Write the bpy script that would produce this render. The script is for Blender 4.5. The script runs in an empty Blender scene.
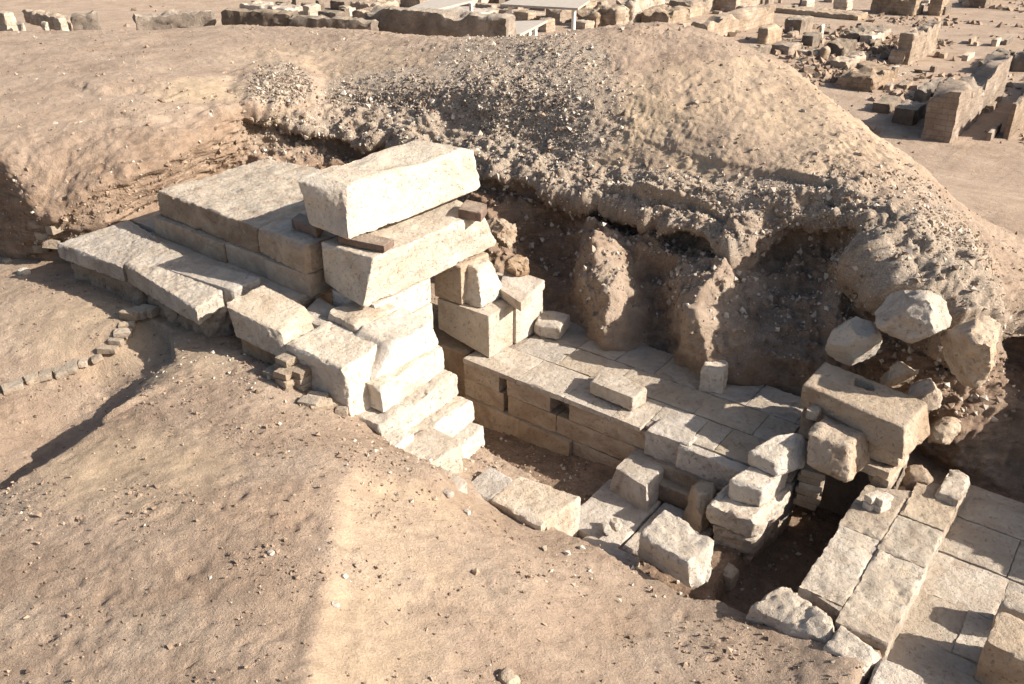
import bpy, math, random
import numpy as np
from mathutils import Vector, Matrix
random.seed(7); np.random.seed(7)
S = bpy.context.scene
COL = S.collection
# ------------------------------------------------------------------ camera
F = 878.0; PIT = math.radians(28.3); YAW = math.radians(37.2); HC = 6.0
cd = bpy.data.cameras.new('camera'); cam = bpy.data.objects.new('camera', cd); COL.objects.link(cam)
cd.sensor_width = 36.0; cd.lens = 36.0 * F / 1024.0; cd.clip_end = 3000; cd.clip_start = 0.1
cam.location = (0, 0, HC); cam.rotation_euler = (math.radians(90) - PIT, 0, YAW)
S.camera = cam
# ------------------------------------------------------------------ light
SUN_EL = math.radians(31.5); SUN_DIR = Vector((0.925 * math.cos(SUN_EL), 0.38 * math.cos(SUN_EL), math.sin(SUN_EL)))
w = bpy.data.worlds.new('World'); S.world = w; w.use_nodes = True
nt = w.node_tree; bg_ = nt.nodes['Background']
sky = nt.nodes.new('ShaderNodeTexSky'); sky.sky_type = 'NISHITA'; sky.sun_disc = False
sky.sun_elevation = SUN_EL; sky.sun_rotation = math.atan2(SUN_DIR.x, SUN_DIR.y)
sky.dust_density = 3.0
nt.links.new(sky.outputs[0], bg_.inputs[0]); bg_.inputs[1].default_value = 0.078
sl = bpy.data.lights.new('sun', 'SUN'); so = bpy.data.objects.new('sun', sl); COL.objects.link(so)
sl.energy = 5.0; sl.angle = math.radians(0.5); sl.color = (1.0, 0.94, 0.86)
so.rotation_euler = SUN_DIR.to_track_quat('Z', 'Y').to_euler(); so.location = (20, 15, 25)
S.view_settings.view_transform = 'Standard'; S.view_settings.look = 'None'
S.view_settings.exposure = 1.05; S.view_settings.gamma = 1.0; S.view_settings.use_curve_mapping = False

# ------------------------------------------------------------------ geometry helpers
FW = np.array([-math.sin(YAW) * math.cos(PIT), math.cos(YAW) * math.cos(PIT), -math.sin(PIT)])
RT = np.array([math.cos(YAW), math.sin(YAW), 0.0]); UP = np.cross(RT, FW)
def ray(px, py): return FW + (px - 512) / F * RT + (342 - py) / F * UP
def at(px, py, z):
    d = ray(px, py); t = (z - HC) / d[2]; return np.array([d[0] * t, d[1] * t, z])
def pixels(V):
    v = V - np.array([0, 0, HC]); c = v @ FW
    c = np.where(c < 0.1, 0.1, c)
    return 512 + F * (v @ RT) / c, 342 - F * (v @ UP) / c
def _h(ix, iy, iz, s):
    n = (ix * 374761393 + iy * 668265263 + iz * 2147483647 + s * 974634777) & 0xffffffff
    n = ((n ^ (n >> 13)) * 1274126177) & 0xffffffff
    n = ((n ^ (n >> 16)) * 2246822519) & 0xffffffff
    return ((n ^ (n >> 15)) & 0xffffff) / float(0xffffff)
def vn(P, s=0):
    P = np.asarray(P, float); i = np.floor(P).astype(np.int64); f = P - i; f = f * f * f * (f * (f * 6 - 15) + 10)
    r = 0
    for a in (0, 1):
        for b in (0, 1):
            for c in (0, 1):
                wt = (f[:, 0] if a else 1 - f[:, 0]) * (f[:, 1] if b else 1 - f[:, 1]) * (f[:, 2] if c else 1 - f[:, 2])
                r = r + wt * _h(i[:, 0] + a, i[:, 1] + b, i[:, 2] + c, s)
    return r * 2 - 1
def fbm(P, sc, o=4, s=0, g=0.5):
    r = 0; a = 1.0; t = 0
    P = np.asarray(P, float) * sc
    for k in range(o):
        r = r + a * vn(P + 17.3 * k, s + k); t += a; a *= g; P = P * 2.03
    return r / t
def worley(P, sc, s=0):
    P = np.asarray(P, float) * sc; i = np.floor(P).astype(np.int64); best = np.full(len(P), 9.0)
    for a in (-1, 0, 1):
        for b in (-1, 0, 1):
            for c in (-1, 0, 1):
                x, y, z = i[:, 0] + a, i[:, 1] + b, i[:, 2] + c
                d = (x + _h(x, y, z, s) - P[:, 0]) ** 2 + (y + _h(x, y, z, s + 1) - P[:, 1]) ** 2 + (z + _h(x, y, z, s + 2) - P[:, 2]) ** 2
                best = np.minimum(best, d)
    return np.sqrt(best)
def ridged(P, sc, o=4, s=0):
    r = 0; a = 1.0; t = 0; P = np.asarray(P, float) * sc
    for k in range(o):
        r = r + a * (1 - 2 * np.abs(vn(P + 11.1 * k, s + k))); t += a; a *= 0.5; P = P * 2.1
    return r / t
def sstep(a, b, x):
    t = np.clip((x - a) / (b - a), 0, 1); return t * t * (3 - 2 * t)
def mesh_obj(name, V, faces, mat, parent=None, smooth=True, origin=None):
    """V (n,3) world; faces (m,4) or (m,3) int array"""
    V = np.asarray(V, float); faces = np.asarray(faces, np.int32)
    if origin is None: origin = np.array([V[:, 0].mean(), V[:, 1].mean(), V[:, 2].min()])
    me = bpy.data.meshes.new(name)
    k = faces.shape[1]
    me.vertices.add(len(V)); me.vertices.foreach_set('co', (V - origin).astype(np.float32).ravel())
    me.loops.add(faces.size); me.loops.foreach_set('vertex_index', faces.ravel())
    me.polygons.add(len(faces)); me.polygons.foreach_set('loop_start', np.arange(0, faces.size, k, dtype=np.int32))
    me.polygons.foreach_set('loop_total', np.full(len(faces), k, np.int32))
    me.polygons.foreach_set('use_smooth', np.full(len(faces), smooth, bool))
    me.update(calc_edges=True); me.validate()
    me.materials.append(mat)
    o = bpy.data.objects.new(name, me); COL.objects.link(o)
    if parent is not None:
        o.parent = parent; o.location = Vector(origin) - parent.location
    else: o.location = origin
    return o
def tag(o, label, cat, group=None):
    o['label'] = label; o['category'] = cat
    if group: o['group'] = group
    return o
def empty(name, loc, label, cat, group=None):
    o = bpy.data.objects.new(name, None); COL.objects.link(o); o.location = loc; o.empty_display_size = 0.2
    return tag(o, label, cat, group)
_lat = {}
def lattice(nu, nv, nw):
    key = (nu, nv, nw)
    if key in _lat: return _lat[key]
    idx = {}; pts = []
    def vid(i, j, k):
        t = (i, j, k)
        if t not in idx: idx[t] = len(pts); pts.append((i / nu, j / nv, k / nw))
        return idx[t]
    fs = []
    for i in range(nu):
        for j in range(nv):
            fs.append((vid(i, j, 0), vid(i, j + 1, 0), vid(i + 1, j + 1, 0), vid(i + 1, j, 0)))
            fs.append((vid(i, j, nw), vid(i + 1, j, nw), vid(i + 1, j + 1, nw), vid(i, j + 1, nw)))
    for i in range(nu):
        for k in range(nw):
            fs.append((vid(i, 0, k), vid(i + 1, 0, k), vid(i + 1, 0, k + 1), vid(i, 0, k + 1)))
            fs.append((vid(i, nv, k), vid(i, nv, k + 1), vid(i + 1, nv, k + 1), vid(i + 1, nv, k)))
    for j in range(nv):
        for k in range(nw):
            fs.append((vid(0, j, k), vid(0, j, k + 1), vid(0, j + 1, k + 1), vid(0, j + 1, k)))
            fs.append((vid(nu, j, k), vid(nu, j + 1, k), vid(nu, j + 1, k + 1), vid(nu, j, k + 1)))
    _lat[key] = (np.array(pts), np.array(fs, np.int32)); return _lat[key]
_seed = [0]
def pt(c):
    return np.array(c[1:], float) if c[0] == 'w' else at(*c)
def plane_cuts(q, dim, amt, rng, nedge=2, ncorner=1):
    """knock flat chips off the edges and corners of a block of size dim"""
    lim = 0.33 * float(min(dim)); dim = np.asarray(dim)
    def cut(n, e, depth):
        nonlocal q
        n = n / np.linalg.norm(n); d = q @ n - (n @ e - depth)
        q = q - np.maximum(0, d)[:, None] * n
    for k in range(3):
        a, b = [i for i in range(3) if i != k]
        for s1 in (0, 1):
            for s2 in (0, 1):
                for _ in range(nedge):
                    n = np.zeros(3); t = rng.uniform(.45, 1.12); e = np.zeros(3)
                    n[a] = (2 * s1 - 1) * math.cos(t); n[b] = (2 * s2 - 1) * math.sin(t)
                    dep = min(lim, amt * (0.15 + 1.1 * rng.random() ** 2.2))
                    n[k] = rng.uniform(-1, 1) * min(.5, 2.2 * amt / dim[k])
                    e[a] = s1 * dim[a]; e[b] = s2 * dim[b]; e[k] = rng.random() * dim[k]
                    cut(n, e, dep)
    for c in range(8):
        if rng.random() < .6 * ncorner:
            sg = np.array([(c >> i & 1) for i in range(3)], float)
            n = (2 * sg - 1) * np.array([rng.uniform(.3, 1) for _ in range(3)])
            cut(n, sg * dim, min(lim * 1.3, amt * rng.uniform(.5, 2.4)))
    return q
def hexa(top, bot, r0=0.03, rough=0.012, chip=1.0, res=0.03, low=0.0, lsc=2.0, cut=0.65, jag=0.0):
    """roughened block between four top and four bottom corners (front-left, front-right, back-right, back-left)"""
    _seed[0] += 1; sd = _seed[0]
    T = np.array([pt(c) for c in top])
    if np.isscalar(bot): B = T.copy(); B[:, 2] = bot
    else: B = np.array([pt(c) for c in bot])
    a = (np.linalg.norm(T[1] - T[0]) + np.linalg.norm(T[2] - T[3])) / 2
    b = (np.linalg.norm(T[3] - T[0]) + np.linalg.norm(T[2] - T[1])) / 2
    c = np.linalg.norm(T - B, axis=1).mean()
    if res == 0.03: res = 0.024
    r0 = r0 * 0.62
    n = [int(max(3, min(80, round(d / res)))) for d in (a, b, c)]
    uvw, fs = lattice(*n)
    dim = np.array([a, b, c]); q = uvw * dim
    off = np.array([sd * 7.31, sd * 3.77, sd * 5.19])
    nz = fbm(q + off, 3.2, 4, 3); nz2 = fbm(q + off, 9.0, 2, 9)
    nz3 = fbm(q + off, 17.0, 2, 13)
    r = r0 * (0.25 + 0.45 * chip * np.clip(nz * 2.6 + 0.1, 0, 3) + 1.3 * chip * np.clip(nz2, 0, 1) + .9 * np.clip(nz3, -.3, 1))
    r = np.clip(r, 0.003, 0.46 * dim.min())
    lo = r[:, None]; qc = np.minimum(np.maximum(q, lo), dim[None, :] - lo)
    d = q - qc; L = np.linalg.norm(d, axis=1); L[L < 1e-9] = 1e-9
    nrm = d / L[:, None]
    q = qc + nrm * np.minimum(L, r)[:, None]
    disp = rough * (fbm(q + off, 5.0, 4, 21) + 0.8 * np.minimum(0, fbm(q + off, 14.0, 2, 25) + 0.15)) + low * fbm(q + off, lsc, 2, 31)
    q = q + nrm * disp[:, None]
    if cut: q = plane_cuts(q, dim, r0 * 1.25 * cut, random.Random(sd * 13 + 5), 2, chip)
    q = q + (rough * .35) * np.stack([fbm(q + off, 24.0, 2, 61), fbm(q + off, 24.0, 2, 63), fbm(q + off, 24.0, 2, 65)], 1)
    if jag:
        qq = np.stack([q[:, 0], q[:, 1], q[:, 0] * 0], 1) * (1.6 / max(c, .3)) + off
        q[:, 2] *= 1 - jag * np.clip(fbm(qq, 1.0, 4, 71) * 1.6 + .12, 0, .9) * np.clip(q[:, 2] / c, 0, 1)
    u, v, ww = (q / dim).T
    def bil(C): return ((1 - u) * (1 - v))[:, None] * C[0] + (u * (1 - v))[:, None] * C[1] + (u * v)[:, None] * C[2] + ((1 - u) * v)[:, None] * C[3]
    V = ww[:, None] * bil(T) + (1 - ww)[:, None] * bil(B)
    return V, fs
def stone(name, top, bot, mat, label=None, cat='stone block', group=None, parent=None, **k):
    V, fs = hexa(top, bot, **k)
    o = mesh_obj(name, V, fs, mat, parent)
    o.data.set_sharp_from_angle(angle=math.radians(38))
    if label: tag(o, label, cat, group)
    return o
def box(x0, x1, y0, y1, z): return [('w', x0, y0, z), ('w', x1, y0, z), ('w', x1, y1, z), ('w', x0, y1, z)]

# ------------------------------------------------------------------ materials
def N(nt, t, **k):
    n = nt.nodes.new(t)
    for a, b in k.items(): setattr(n, a, b)
    return n
def new_mat(name):
    m = bpy.data.materials.new(name); m.use_nodes = True
    nt = m.node_tree; b = nt.nodes['Principled BSDF']
    b.inputs['Roughness'].default_value = 0.95
    b.inputs['Specular IOR Level'].default_value = 0.12
    return m, nt, b
def noise(nt, co, sc, det=6, rough=0.6, dist=0.0):
    n = N(nt, 'ShaderNodeTexNoise'); n.inputs['Scale'].default_value = sc; n.inputs['Detail'].default_value = det
    n.inputs['Roughness'].default_value = rough; n.inputs['Distortion'].default_value = dist
    nt.links.new(co, n.inputs['Vector']); return n.outputs['Fac']
def ramp(nt, fac, stops):
    r = N(nt, 'ShaderNodeValToRGB'); e = r.color_ramp.elements
    while len(e) < len(stops): e.new(0.5)
    for el, (p, c) in zip(e, stops):
        el.position = p; el.color = (c[0], c[1], c[2], 1) if not np.isscalar(c) else (c, c, c, 1)
    nt.links.new(fac, r.inputs[0]); return r.outputs[0]
def mix(nt, fac, a, b, mode='MIX'):
    m = N(nt, 'ShaderNodeMix', data_type='RGBA', blend_type=mode)
    for sock, val in ((m.inputs[0], fac), (m.inputs[6], a), (m.inputs[7], b)):
        if hasattr(val, 'is_output'): nt.links.new(val, sock)
        elif np.isscalar(val): sock.default_value = val
        else: sock.default_value = (*val, 1)
    return m.outputs[2]
def math_(nt, op, a, b=None):
    m = N(nt, 'ShaderNodeMath', operation=op)
    for s, v in ((m.inputs[0], a), (m.inputs[1], b)):
        if v is None: continue
        if hasattr(v, 'is_output'): nt.links.new(v, s)
        else: s.default_value = v
    return m.outputs[0]
def coords(nt, rnd=True):
    tc = N(nt, 'ShaderNodeTexCoord'); co = tc.outputs['Object']
    if rnd:
        oi = N(nt, 'ShaderNodeObjectInfo'); va = N(nt, 'ShaderNodeVectorMath', operation='ADD')
        sc = math_(nt, 'MULTIPLY', oi.outputs['Random'], 37.0)
        nt.links.new(co, va.inputs[0]); nt.links.new(sc, va.inputs[1]); co = va.outputs[0]
        return co, oi.outputs['Random']
    return co, None
def bump(nt, b, h, strength=0.6, dist=0.02):
    bp = N(nt, 'ShaderNodeBump'); bp.inputs['Strength'].default_value = strength; bp.inputs['Distance'].default_value = dist
    nt.links.new(h, bp.inputs['Height']); nt.links.new(bp.outputs[0], b.inputs['Normal'])
def stone_mat(name, c_lo, c_mid, c_hi, stain=(0.30, 0.21, 0.135), stain_amt=0.55, bs=0.85, sc=1.0, var=0.2, dust=0.6, courses=0, dustc=((0.36, 0.285, 0.20), (0.46, 0.375, 0.275))):
    m, nt, b = new_mat(name); co, rnd = coords(nt)
    n1 = noise(nt, co, 2.2 * sc, 8, 0.62, 0.4); n2 = noise(nt, co, 22 * sc, 6, 0.7); n3 = noise(nt, co, 90 * sc, 3, 0.7)
    col = ramp(nt, n1, [(0.30, c_lo), (0.5, c_mid), (0.68, c_hi)])
    st = ramp(nt, noise(nt, co, 1.3 * sc, 9, 0.66, 1.2), [(0.46, 0.0), (0.60, 1.0)])
    col = mix(nt, math_(nt, 'MULTIPLY', st, stain_amt), col, stain)
    pit = ramp(nt, n2, [(0.30, 0.6), (0.42, 1.0)])
    col = mix(nt, 0.5, col, pit, 'MULTIPLY')
    col = mix(nt, 0.30, col, ramp(nt, n3, [(0.3, 0.55), (0.7, 1.35)]), 'MULTIPLY')
    ge = N(nt, 'ShaderNodeNewGeometry'); sx = N(nt, 'ShaderNodeSeparateXYZ'); nt.links.new(ge.outputs['Normal'], sx.inputs[0])
    up = ramp(nt, sx.outputs['Z'], [(0.55, 0.0), (0.9, 1.0)])
    dn = ramp(nt, noise(nt, co, 5.0 * sc, 7, 0.7, 0.5), [(0.34, 0.15), (0.62, 1.0)])
    col = mix(nt, math_(nt, 'MULTIPLY', math_(nt, 'MULTIPLY', up, dn), dust), col, mix(nt, n2, *dustc))
    if courses:
        tc2 = N(nt, 'ShaderNodeTexCoord'); sp2 = N(nt, 'ShaderNodeSeparateXYZ'); nt.links.new(tc2.outputs['Object'], sp2.inputs[0])
        cb = N(nt, 'ShaderNodeCombineXYZ'); nt.links.new(math_(nt, 'ADD', sp2.outputs['X'], sp2.outputs['Y']), cb.inputs[0]); nt.links.new(math_(nt, 'ADD', sp2.outputs['Z'], math_(nt, 'MULTIPLY', n1, .12)), cb.inputs[1])
        bt = N(nt, 'ShaderNodeTexBrick'); nt.links.new(cb.outputs[0], bt.inputs['Vector']); bt.inputs['Scale'].default_value = 1.0
        bt.inputs['Brick Width'].default_value = courses * 2.2; bt.inputs['Row Height'].default_value = courses; bt.inputs['Mortar Size'].default_value = courses * .09
        bt.inputs['Color1'].default_value = (1, 1, 1, 1); bt.inputs['Color2'].default_value = (.72, .70, .68, 1); bt.inputs['Mortar'].default_value = (.5, .45, .4, 1)
        col = mix(nt, .5, col, bt.outputs['Color'], 'MULTIPLY')
    hs = N(nt, 'ShaderNodeHueSaturation'); nt.links.new(col, hs.inputs['Color'])
    nt.links.new(math_(nt, 'ADD', math_(nt, 'MULTIPLY', math_(nt, 'FRACT', math_(nt, 'MULTIPLY', rnd, 7.3)), .22), .84), hs.inputs['Saturation'])
    nt.links.new(math_(nt, 'ADD', math_(nt, 'MULTIPLY', rnd, var), 1.0 - var / 2), hs.inputs['Value'])
    nt.links.new(hs.outputs[0], b.inputs['Base Color'])
    h = math_(nt, 'ADD', math_(nt, 'MULTIPLY', n2, 1.0), math_(nt, 'MULTIPLY', n3, 0.35))
    h = math_(nt, 'ADD', h, math_(nt, 'MULTIPLY', n1, 1.5))
    h = math_(nt, 'ADD', h, math_(nt, 'MULTIPLY', ramp(nt, n2, [(0.28, 0.0), (0.42, 1.0)]), 0.5))
    bump(nt, b, h, bs, 0.03); return m
M_STONE = stone_mat('limestone', (0.40, 0.33, 0.255), (0.50, 0.425, 0.34), (0.58, 0.50, 0.41))
M_WHITE = stone_mat('pale_limestone', (0.47, 0.40, 0.32), (0.55, 0.48, 0.395), (0.61, 0.54, 0.45), stain=(0.43, 0.33, 0.24), stain_amt=0.4)
M_TAN = stone_mat('tan_limestone', (0.36, 0.27, 0.185), (0.45, 0.345, 0.245), (0.52, 0.415, 0.305), stain=(0.27, 0.175, 0.105))
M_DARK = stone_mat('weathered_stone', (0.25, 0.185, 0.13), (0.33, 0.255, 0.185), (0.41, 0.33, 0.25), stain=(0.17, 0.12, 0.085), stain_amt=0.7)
M_GREY = stone_mat('grey_limestone', (0.36, 0.31, 0.255), (0.45, 0.395, 0.335), (0.54, 0.48, 0.41), stain=(0.24, 0.185, 0.14))
M_SLAB = stone_mat('sunlit_top_slab', (0.31, 0.22, 0.145), (0.39, 0.29, 0.195), (0.46, 0.36, 0.255), stain=(0.22, 0.14, 0.085), stain_amt=.7, dust=.92, dustc=((0.43, 0.36, 0.27), (0.56, 0.48, 0.38)))  # brown shaded sides and pale sunlit top put into the colour
M_PAVE = stone_mat('worn_paving', (0.34, 0.28, 0.22), (0.44, 0.375, 0.30), (0.53, 0.46, 0.375), stain=(0.27, 0.20, 0.145), stain_amt=0.75, dust=0.85)
M_FILL = stone_mat('packed_sand', (0.28, 0.21, 0.155), (0.34, 0.26, 0.19), (0.40, 0.31, 0.23), stain=(0.25, 0.18, 0.13))
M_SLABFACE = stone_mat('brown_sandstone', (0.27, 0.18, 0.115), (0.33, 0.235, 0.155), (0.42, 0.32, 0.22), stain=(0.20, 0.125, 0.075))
M_BRICK = stone_mat('mudbrick', (0.27, 0.205, 0.15), (0.35, 0.275, 0.20), (0.42, 0.34, 0.255), stain=(0.2, 0.15, 0.11), var=0.35)
M_REDWOOD = stone_mat('old_timber', (0.17, 0.105, 0.075), (0.22, 0.145, 0.105), (0.27, 0.19, 0.14), stain=(0.12, 0.07, 0.05))
M_RUIN = stone_mat('ruin_mudbrick', (0.29, 0.215, 0.15), (0.37, 0.285, 0.205), (0.45, 0.355, 0.265), stain=(0.2, 0.145, 0.1), sc=0.6, var=0.3, courses=.17, dust=.3)
M_MUD = stone_mat('eroded_mudbrick', (0.215, 0.16, 0.115), (0.285, 0.215, 0.155), (0.35, 0.27, 0.20), stain=(0.16, 0.115, 0.08), sc=0.6, var=0.25, courses=.17, dust=.25)
M_RUINPALE = stone_mat('ruin_limestone', (0.42, 0.34, 0.26), (0.52, 0.43, 0.34), (0.58, 0.5, 0.4), stain=(0.34, 0.25, 0.18), sc=0.6, var=0.25, courses=.26)
M_RUINDARK = stone_mat('dark_shaded_ruin', (0.13, 0.10, 0.075), (0.19, 0.15, 0.115), (0.27, 0.215, 0.165), stain=(0.09, 0.07, 0.055), sc=0.6, var=0.4)  # dark rubble stone; on mudbrick walls it paints in the shade of their fronts
def simple_mat(name, c, ro=0.7):
    m, nt, b = new_mat(name); co, rnd = coords(nt)
    n = noise(nt, co, 5, 6); nt.links.new(mix(nt, 0.4, c, ramp(nt, n, [(0.3, 0.6), (0.7, 1.2)]), 'MULTIPLY'), b.inputs['Base Color'])
    b.inputs['Roughness'].default_value = ro; return m
M_PAINT = simple_mat('white_paint', (0.72, 0.69, 0.63), 0.6)
M_SHEET = simple_mat('grey_roof_sheet', (0.38, 0.33, 0.275), 0.7)
def dirt_mat(name):
    """earth, coloured by per-vertex material zones: grey = gravelly conglomerate, red = dark brown earth and painted-in shade, sand = loose fine sand"""
    m, nt, b = new_mat(name); co, _ = coords(nt, False)
    ga = N(nt, 'ShaderNodeAttribute', attribute_name='grey').outputs['Fac']
    ra = N(nt, 'ShaderNodeAttribute', attribute_name='red').outputs['Fac']
    sa = N(nt, 'ShaderNodeAttribute', attribute_name='sand').outputs['Fac']
    n1 = noise(nt, co, 0.9, 8, 0.65, 0.5); n2 = noise(nt, co, 7, 8, 0.7); n3 = noise(nt, co, 45, 5, 0.75); n4 = noise(nt, co, 160, 2, 0.6)
    col = ramp(nt, n1, [(0.32, (0.285, 0.206, 0.147)), (0.5, (0.355, 0.264, 0.192)), (0.68, (0.415, 0.315, 0.232))])
    col = mix(nt, sa, col, ramp(nt, n2, [(0.3, (0.37, 0.278, 0.186)), (0.7, (0.415, 0.316, 0.213))]))
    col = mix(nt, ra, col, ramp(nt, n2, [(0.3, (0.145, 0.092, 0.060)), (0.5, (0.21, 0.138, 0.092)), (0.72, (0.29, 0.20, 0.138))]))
    gcol = ramp(nt, n3, [(0.28, (0.17, 0.13, 0.095)), (0.42, (0.29, 0.235, 0.182)), (0.55, (0.385, 0.32, 0.25)), (0.70, (0.53, 0.46, 0.37))])
    mp = N(nt, 'ShaderNodeMapping'); mp.inputs['Scale'].default_value = (.5, .5, 6.0); nt.links.new(co, mp.inputs['Vector'])
    st = noise(nt, mp.outputs[0], 1.6, 6, 0.65, 0.6)
    col = mix(nt, math_(nt, 'MULTIPLY', ra, .9), col, mix(nt, 1.0, col, ramp(nt, st, [(0.36, (.55, .52, .50)), (0.46, (1.0, .95, .9)), (0.54, (.75, .7, .66)), (0.64, (1.45, 1.4, 1.32))]), 'MULTIPLY'))
    col = mix(nt, ga, col, gcol)
    # dry speckle of stones of their own colour
    vo = N(nt, 'ShaderNodeTexVoronoi'); vo.inputs['Scale'].default_value = 34; nt.links.new(co, vo.inputs['Vector'])
    sp = ramp(nt, vo.outputs['Distance'], [(0.14, 1.0), (0.24, 0.0)])
    sel = ramp(nt, noise(nt, co, 13, 3, 0.6), [(0.54, 0.0), (0.6, 1.0)])
    spc = mix(nt, vo.outputs['Color'], (0.16, 0.12, 0.09), (0.52, 0.46, 0.39))
    spm = math_(nt, 'MULTIPLY', math_(nt, 'MULTIPLY', sp, sel), math_(nt, 'SUBTRACT', 0.85, math_(nt, 'MULTIPLY', sa, 0.75)))
    col = mix(nt, spm, col, spc)
    col = mix(nt, 0.55, col, ramp(nt, n2, [(0.3, 0.72), (0.7, 1.2)]), 'MULTIPLY')
    col = mix(nt, 0.45, col, ramp(nt, n3, [(0.3, 0.62), (0.65, 1.25)]), 'MULTIPLY')
    nt.links.new(col, b.inputs['Base Color'])
    h = math_(nt, 'ADD', math_(nt, 'MULTIPLY', n2, 2.2), math_(nt, 'MULTIPLY', n3, 1.1))
    h = math_(nt, 'ADD', h, math_(nt, 'MULTIPLY', n4, 0.25))
    h = math_(nt, 'ADD', h, math_(nt, 'MULTIPLY', spm, 0.6))
    h = math_(nt, 'MULTIPLY', h, math_(nt, 'SUBTRACT', 1.0, math_(nt, 'MULTIPLY', sa, 0.6)))
    bump(nt, b, h, 0.85, 0.03); return m
M_DIRT = dirt_mat('dry_earth')
def set_attr(o, name, val):
    a = o.data.attributes.new(name, 'FLOAT', 'POINT'); a.data.foreach_set('value', np.asarray(val, np.float32))
def grid_faces(nr, nc):
    i = np.arange(nr - 1)[:, None] * nc + np.arange(nc - 1)[None, :]
    i = i.ravel(); return np.stack([i, i + 1, i + nc + 1, i + nc], 1)
def blob(X, Y, px, py, rx, ry, p=2.0):
    d = ((X - px) / rx) ** 2 + ((Y - py) / ry) ** 2
    return np.clip(1 - d, 0, 1) ** (p / 2)
def in_poly(x, y, poly):
    """signed distance-like: positive inside"""
    inside = np.zeros(len(x), bool); dist = np.full(len(x), 1e9); n = len(poly)
    for k in range(n):
        x0, y0 = poly[k]; x1, y1 = poly[(k + 1) % n]
        c = ((y0 > y) != (y1 > y)) & (x < (x1 - x0) * (y - y0) / (y1 - y0 + 1e-12) + x0); inside ^= c
        dx, dy = x1 - x0, y1 - y0; t = np.clip(((x - x0) * dx + (y - y0) * dy) / (dx * dx + dy * dy + 1e-12), 0, 1)
        dist = np.minimum(dist, np.hypot(x - x0 - t * dx, y - y0 - t * dy))
    return np.where(inside, dist, -dist)

# ------------------------------------------------------------------ ground (one sheet to the horizon)
ctrl_px = [(0,300,.6),(30,286,.63),(62,272,.55),(100,302,.66),(130,314,.68),(200,337,.66),(240,352,.74),(285,380,.78),(310,402,.70),(350,414,.58),(385,440,.42),
 (400,450,.40),(440,472,.34),(462,490,.02),(500,514,-.26),(545,528,-.33),(600,546,-.30),(637,562,-.38),(692,590,-.38),(740,612,-.30),(845,664,.02),(800,640,-.16),(880,690,.0),
 (60,322,.64),(110,335,.64),(0,400,.35),(-80,420,.35),(100,360,.42),(150,360,.56),(0,435,.30),(60,415,.34),(120,385,.42),
 (172,374,.76),(128,404,.76),(88,432,.74),(45,458,.72),(5,483,.70),(-60,525,.70),
 (200,400,.80),(100,480,.80),(0,560,.80),(0,684,.8),(150,600,.9),(250,450,.86),(300,500,.92),(200,684,.92),(345,470,.80),(330,560,.86),(305,684,.9),
 (385,490,.60),(375,590,.66),(400,684,.62),(440,540,.42),(440,620,.44),(520,580,.18),(520,684,.26),(600,620,-.12),(650,684,-.08),(720,650,-.2),(760,684,-.16),(850,720,-.02),(930,740,-.1),
 (50,255,.55),(-20,262,.45),(-130,245,.45)]
C = [tuple(at(*p)) for p in ctrl_px]
C += [(0,0,.3),(-4,-4,.6),(5,0,0),(5,5,-.3),(1.5,6.5,-.32),(1,9,-.35),(3,10,-.4),(-15,0,.5),(-20,4,.5),(-8,0,.6),(-10,13,.2),(-5,13,-.3),(0,13,-.7),(-7,9,-.3),(-5,9,-.3),(-3,9,-.3),(-1.5,9,-.45),(-.7,9.8,-.5),(-1,7.5,-.32),
      (-9,8,.3),(-11.5,8,.5),(-12.3,6.5,.6),(-9,6.2,.5),(-6,6.4,-.2),(-14,9,.4),(-16,8,.4)]
C = np.array(C)
def kern(d): return np.sqrt(d * d + 0.03)
A = kern(np.hypot(C[:, None, 0] - C[None, :, 0], C[:, None, 1] - C[None, :, 1])) + np.eye(len(C)) * -0.004
PA = np.block([[A, np.ones((len(C), 1))], [np.ones((1, len(C))), np.zeros((1, 1))]])
WT = np.linalg.solve(PA, np.append(C[:, 2], 0))
def base_z(x, y):
    r = np.zeros(len(x))
    for k in range(0, len(x), 20000):
        s = slice(k, k + 20000)
        r[s] = kern(np.hypot(x[s, None] - C[None, :, 0], y[s, None] - C[None, :, 1])) @ WT[:-1] + WT[-1]
    return np.clip(r, -0.8, 1.3)
PLAIN = -1.5
pit_polys = [  # (polygon in world, floor height, x-slope)
 ([(-9.5,7.0),(-5.0,7.0),(-4.25,6.72),(-4.0,6.6),(-4.0,8.2),(-9.5,8.3)], -0.98, 0.10),
 ([tuple(at(556,521,-.3)[:2]),tuple(at(600,545,-.3)[:2]),tuple(at(637,563,-.35)[:2]),tuple(at(695,596,-.35)[:2]),(-2.2,6.45),(-2.2,8.2),(-4.2,8.2),(-4.25,6.9)], -0.72, 0.0),
 ([tuple(at(716,590,-.3)[:2]),tuple(at(742,608,-.3)[:2]),tuple(at(765,606,-.2)[:2]),(-1.62,6.5),(-1.42,9.8),(-2.6,9.8),(-2.5,6.9)], -1.05, 0.0),
 ([(-.74,5.0),(3,5.0),(3,9.6),(-.74,9.6)], -.55, 0.0)]
RIDGE = [tuple(at(a, b, .74)[:2]) for a, b in ((176,370),(150,388),(126,405),(88,432),(45,458),(5,483),(-60,525))]
LOWSIDE = RIDGE + [tuple(at(a, b, .4)[:2]) for a, b in ((-400,560),(-400,300),(0,300),(120,320),(172,345))]
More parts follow.
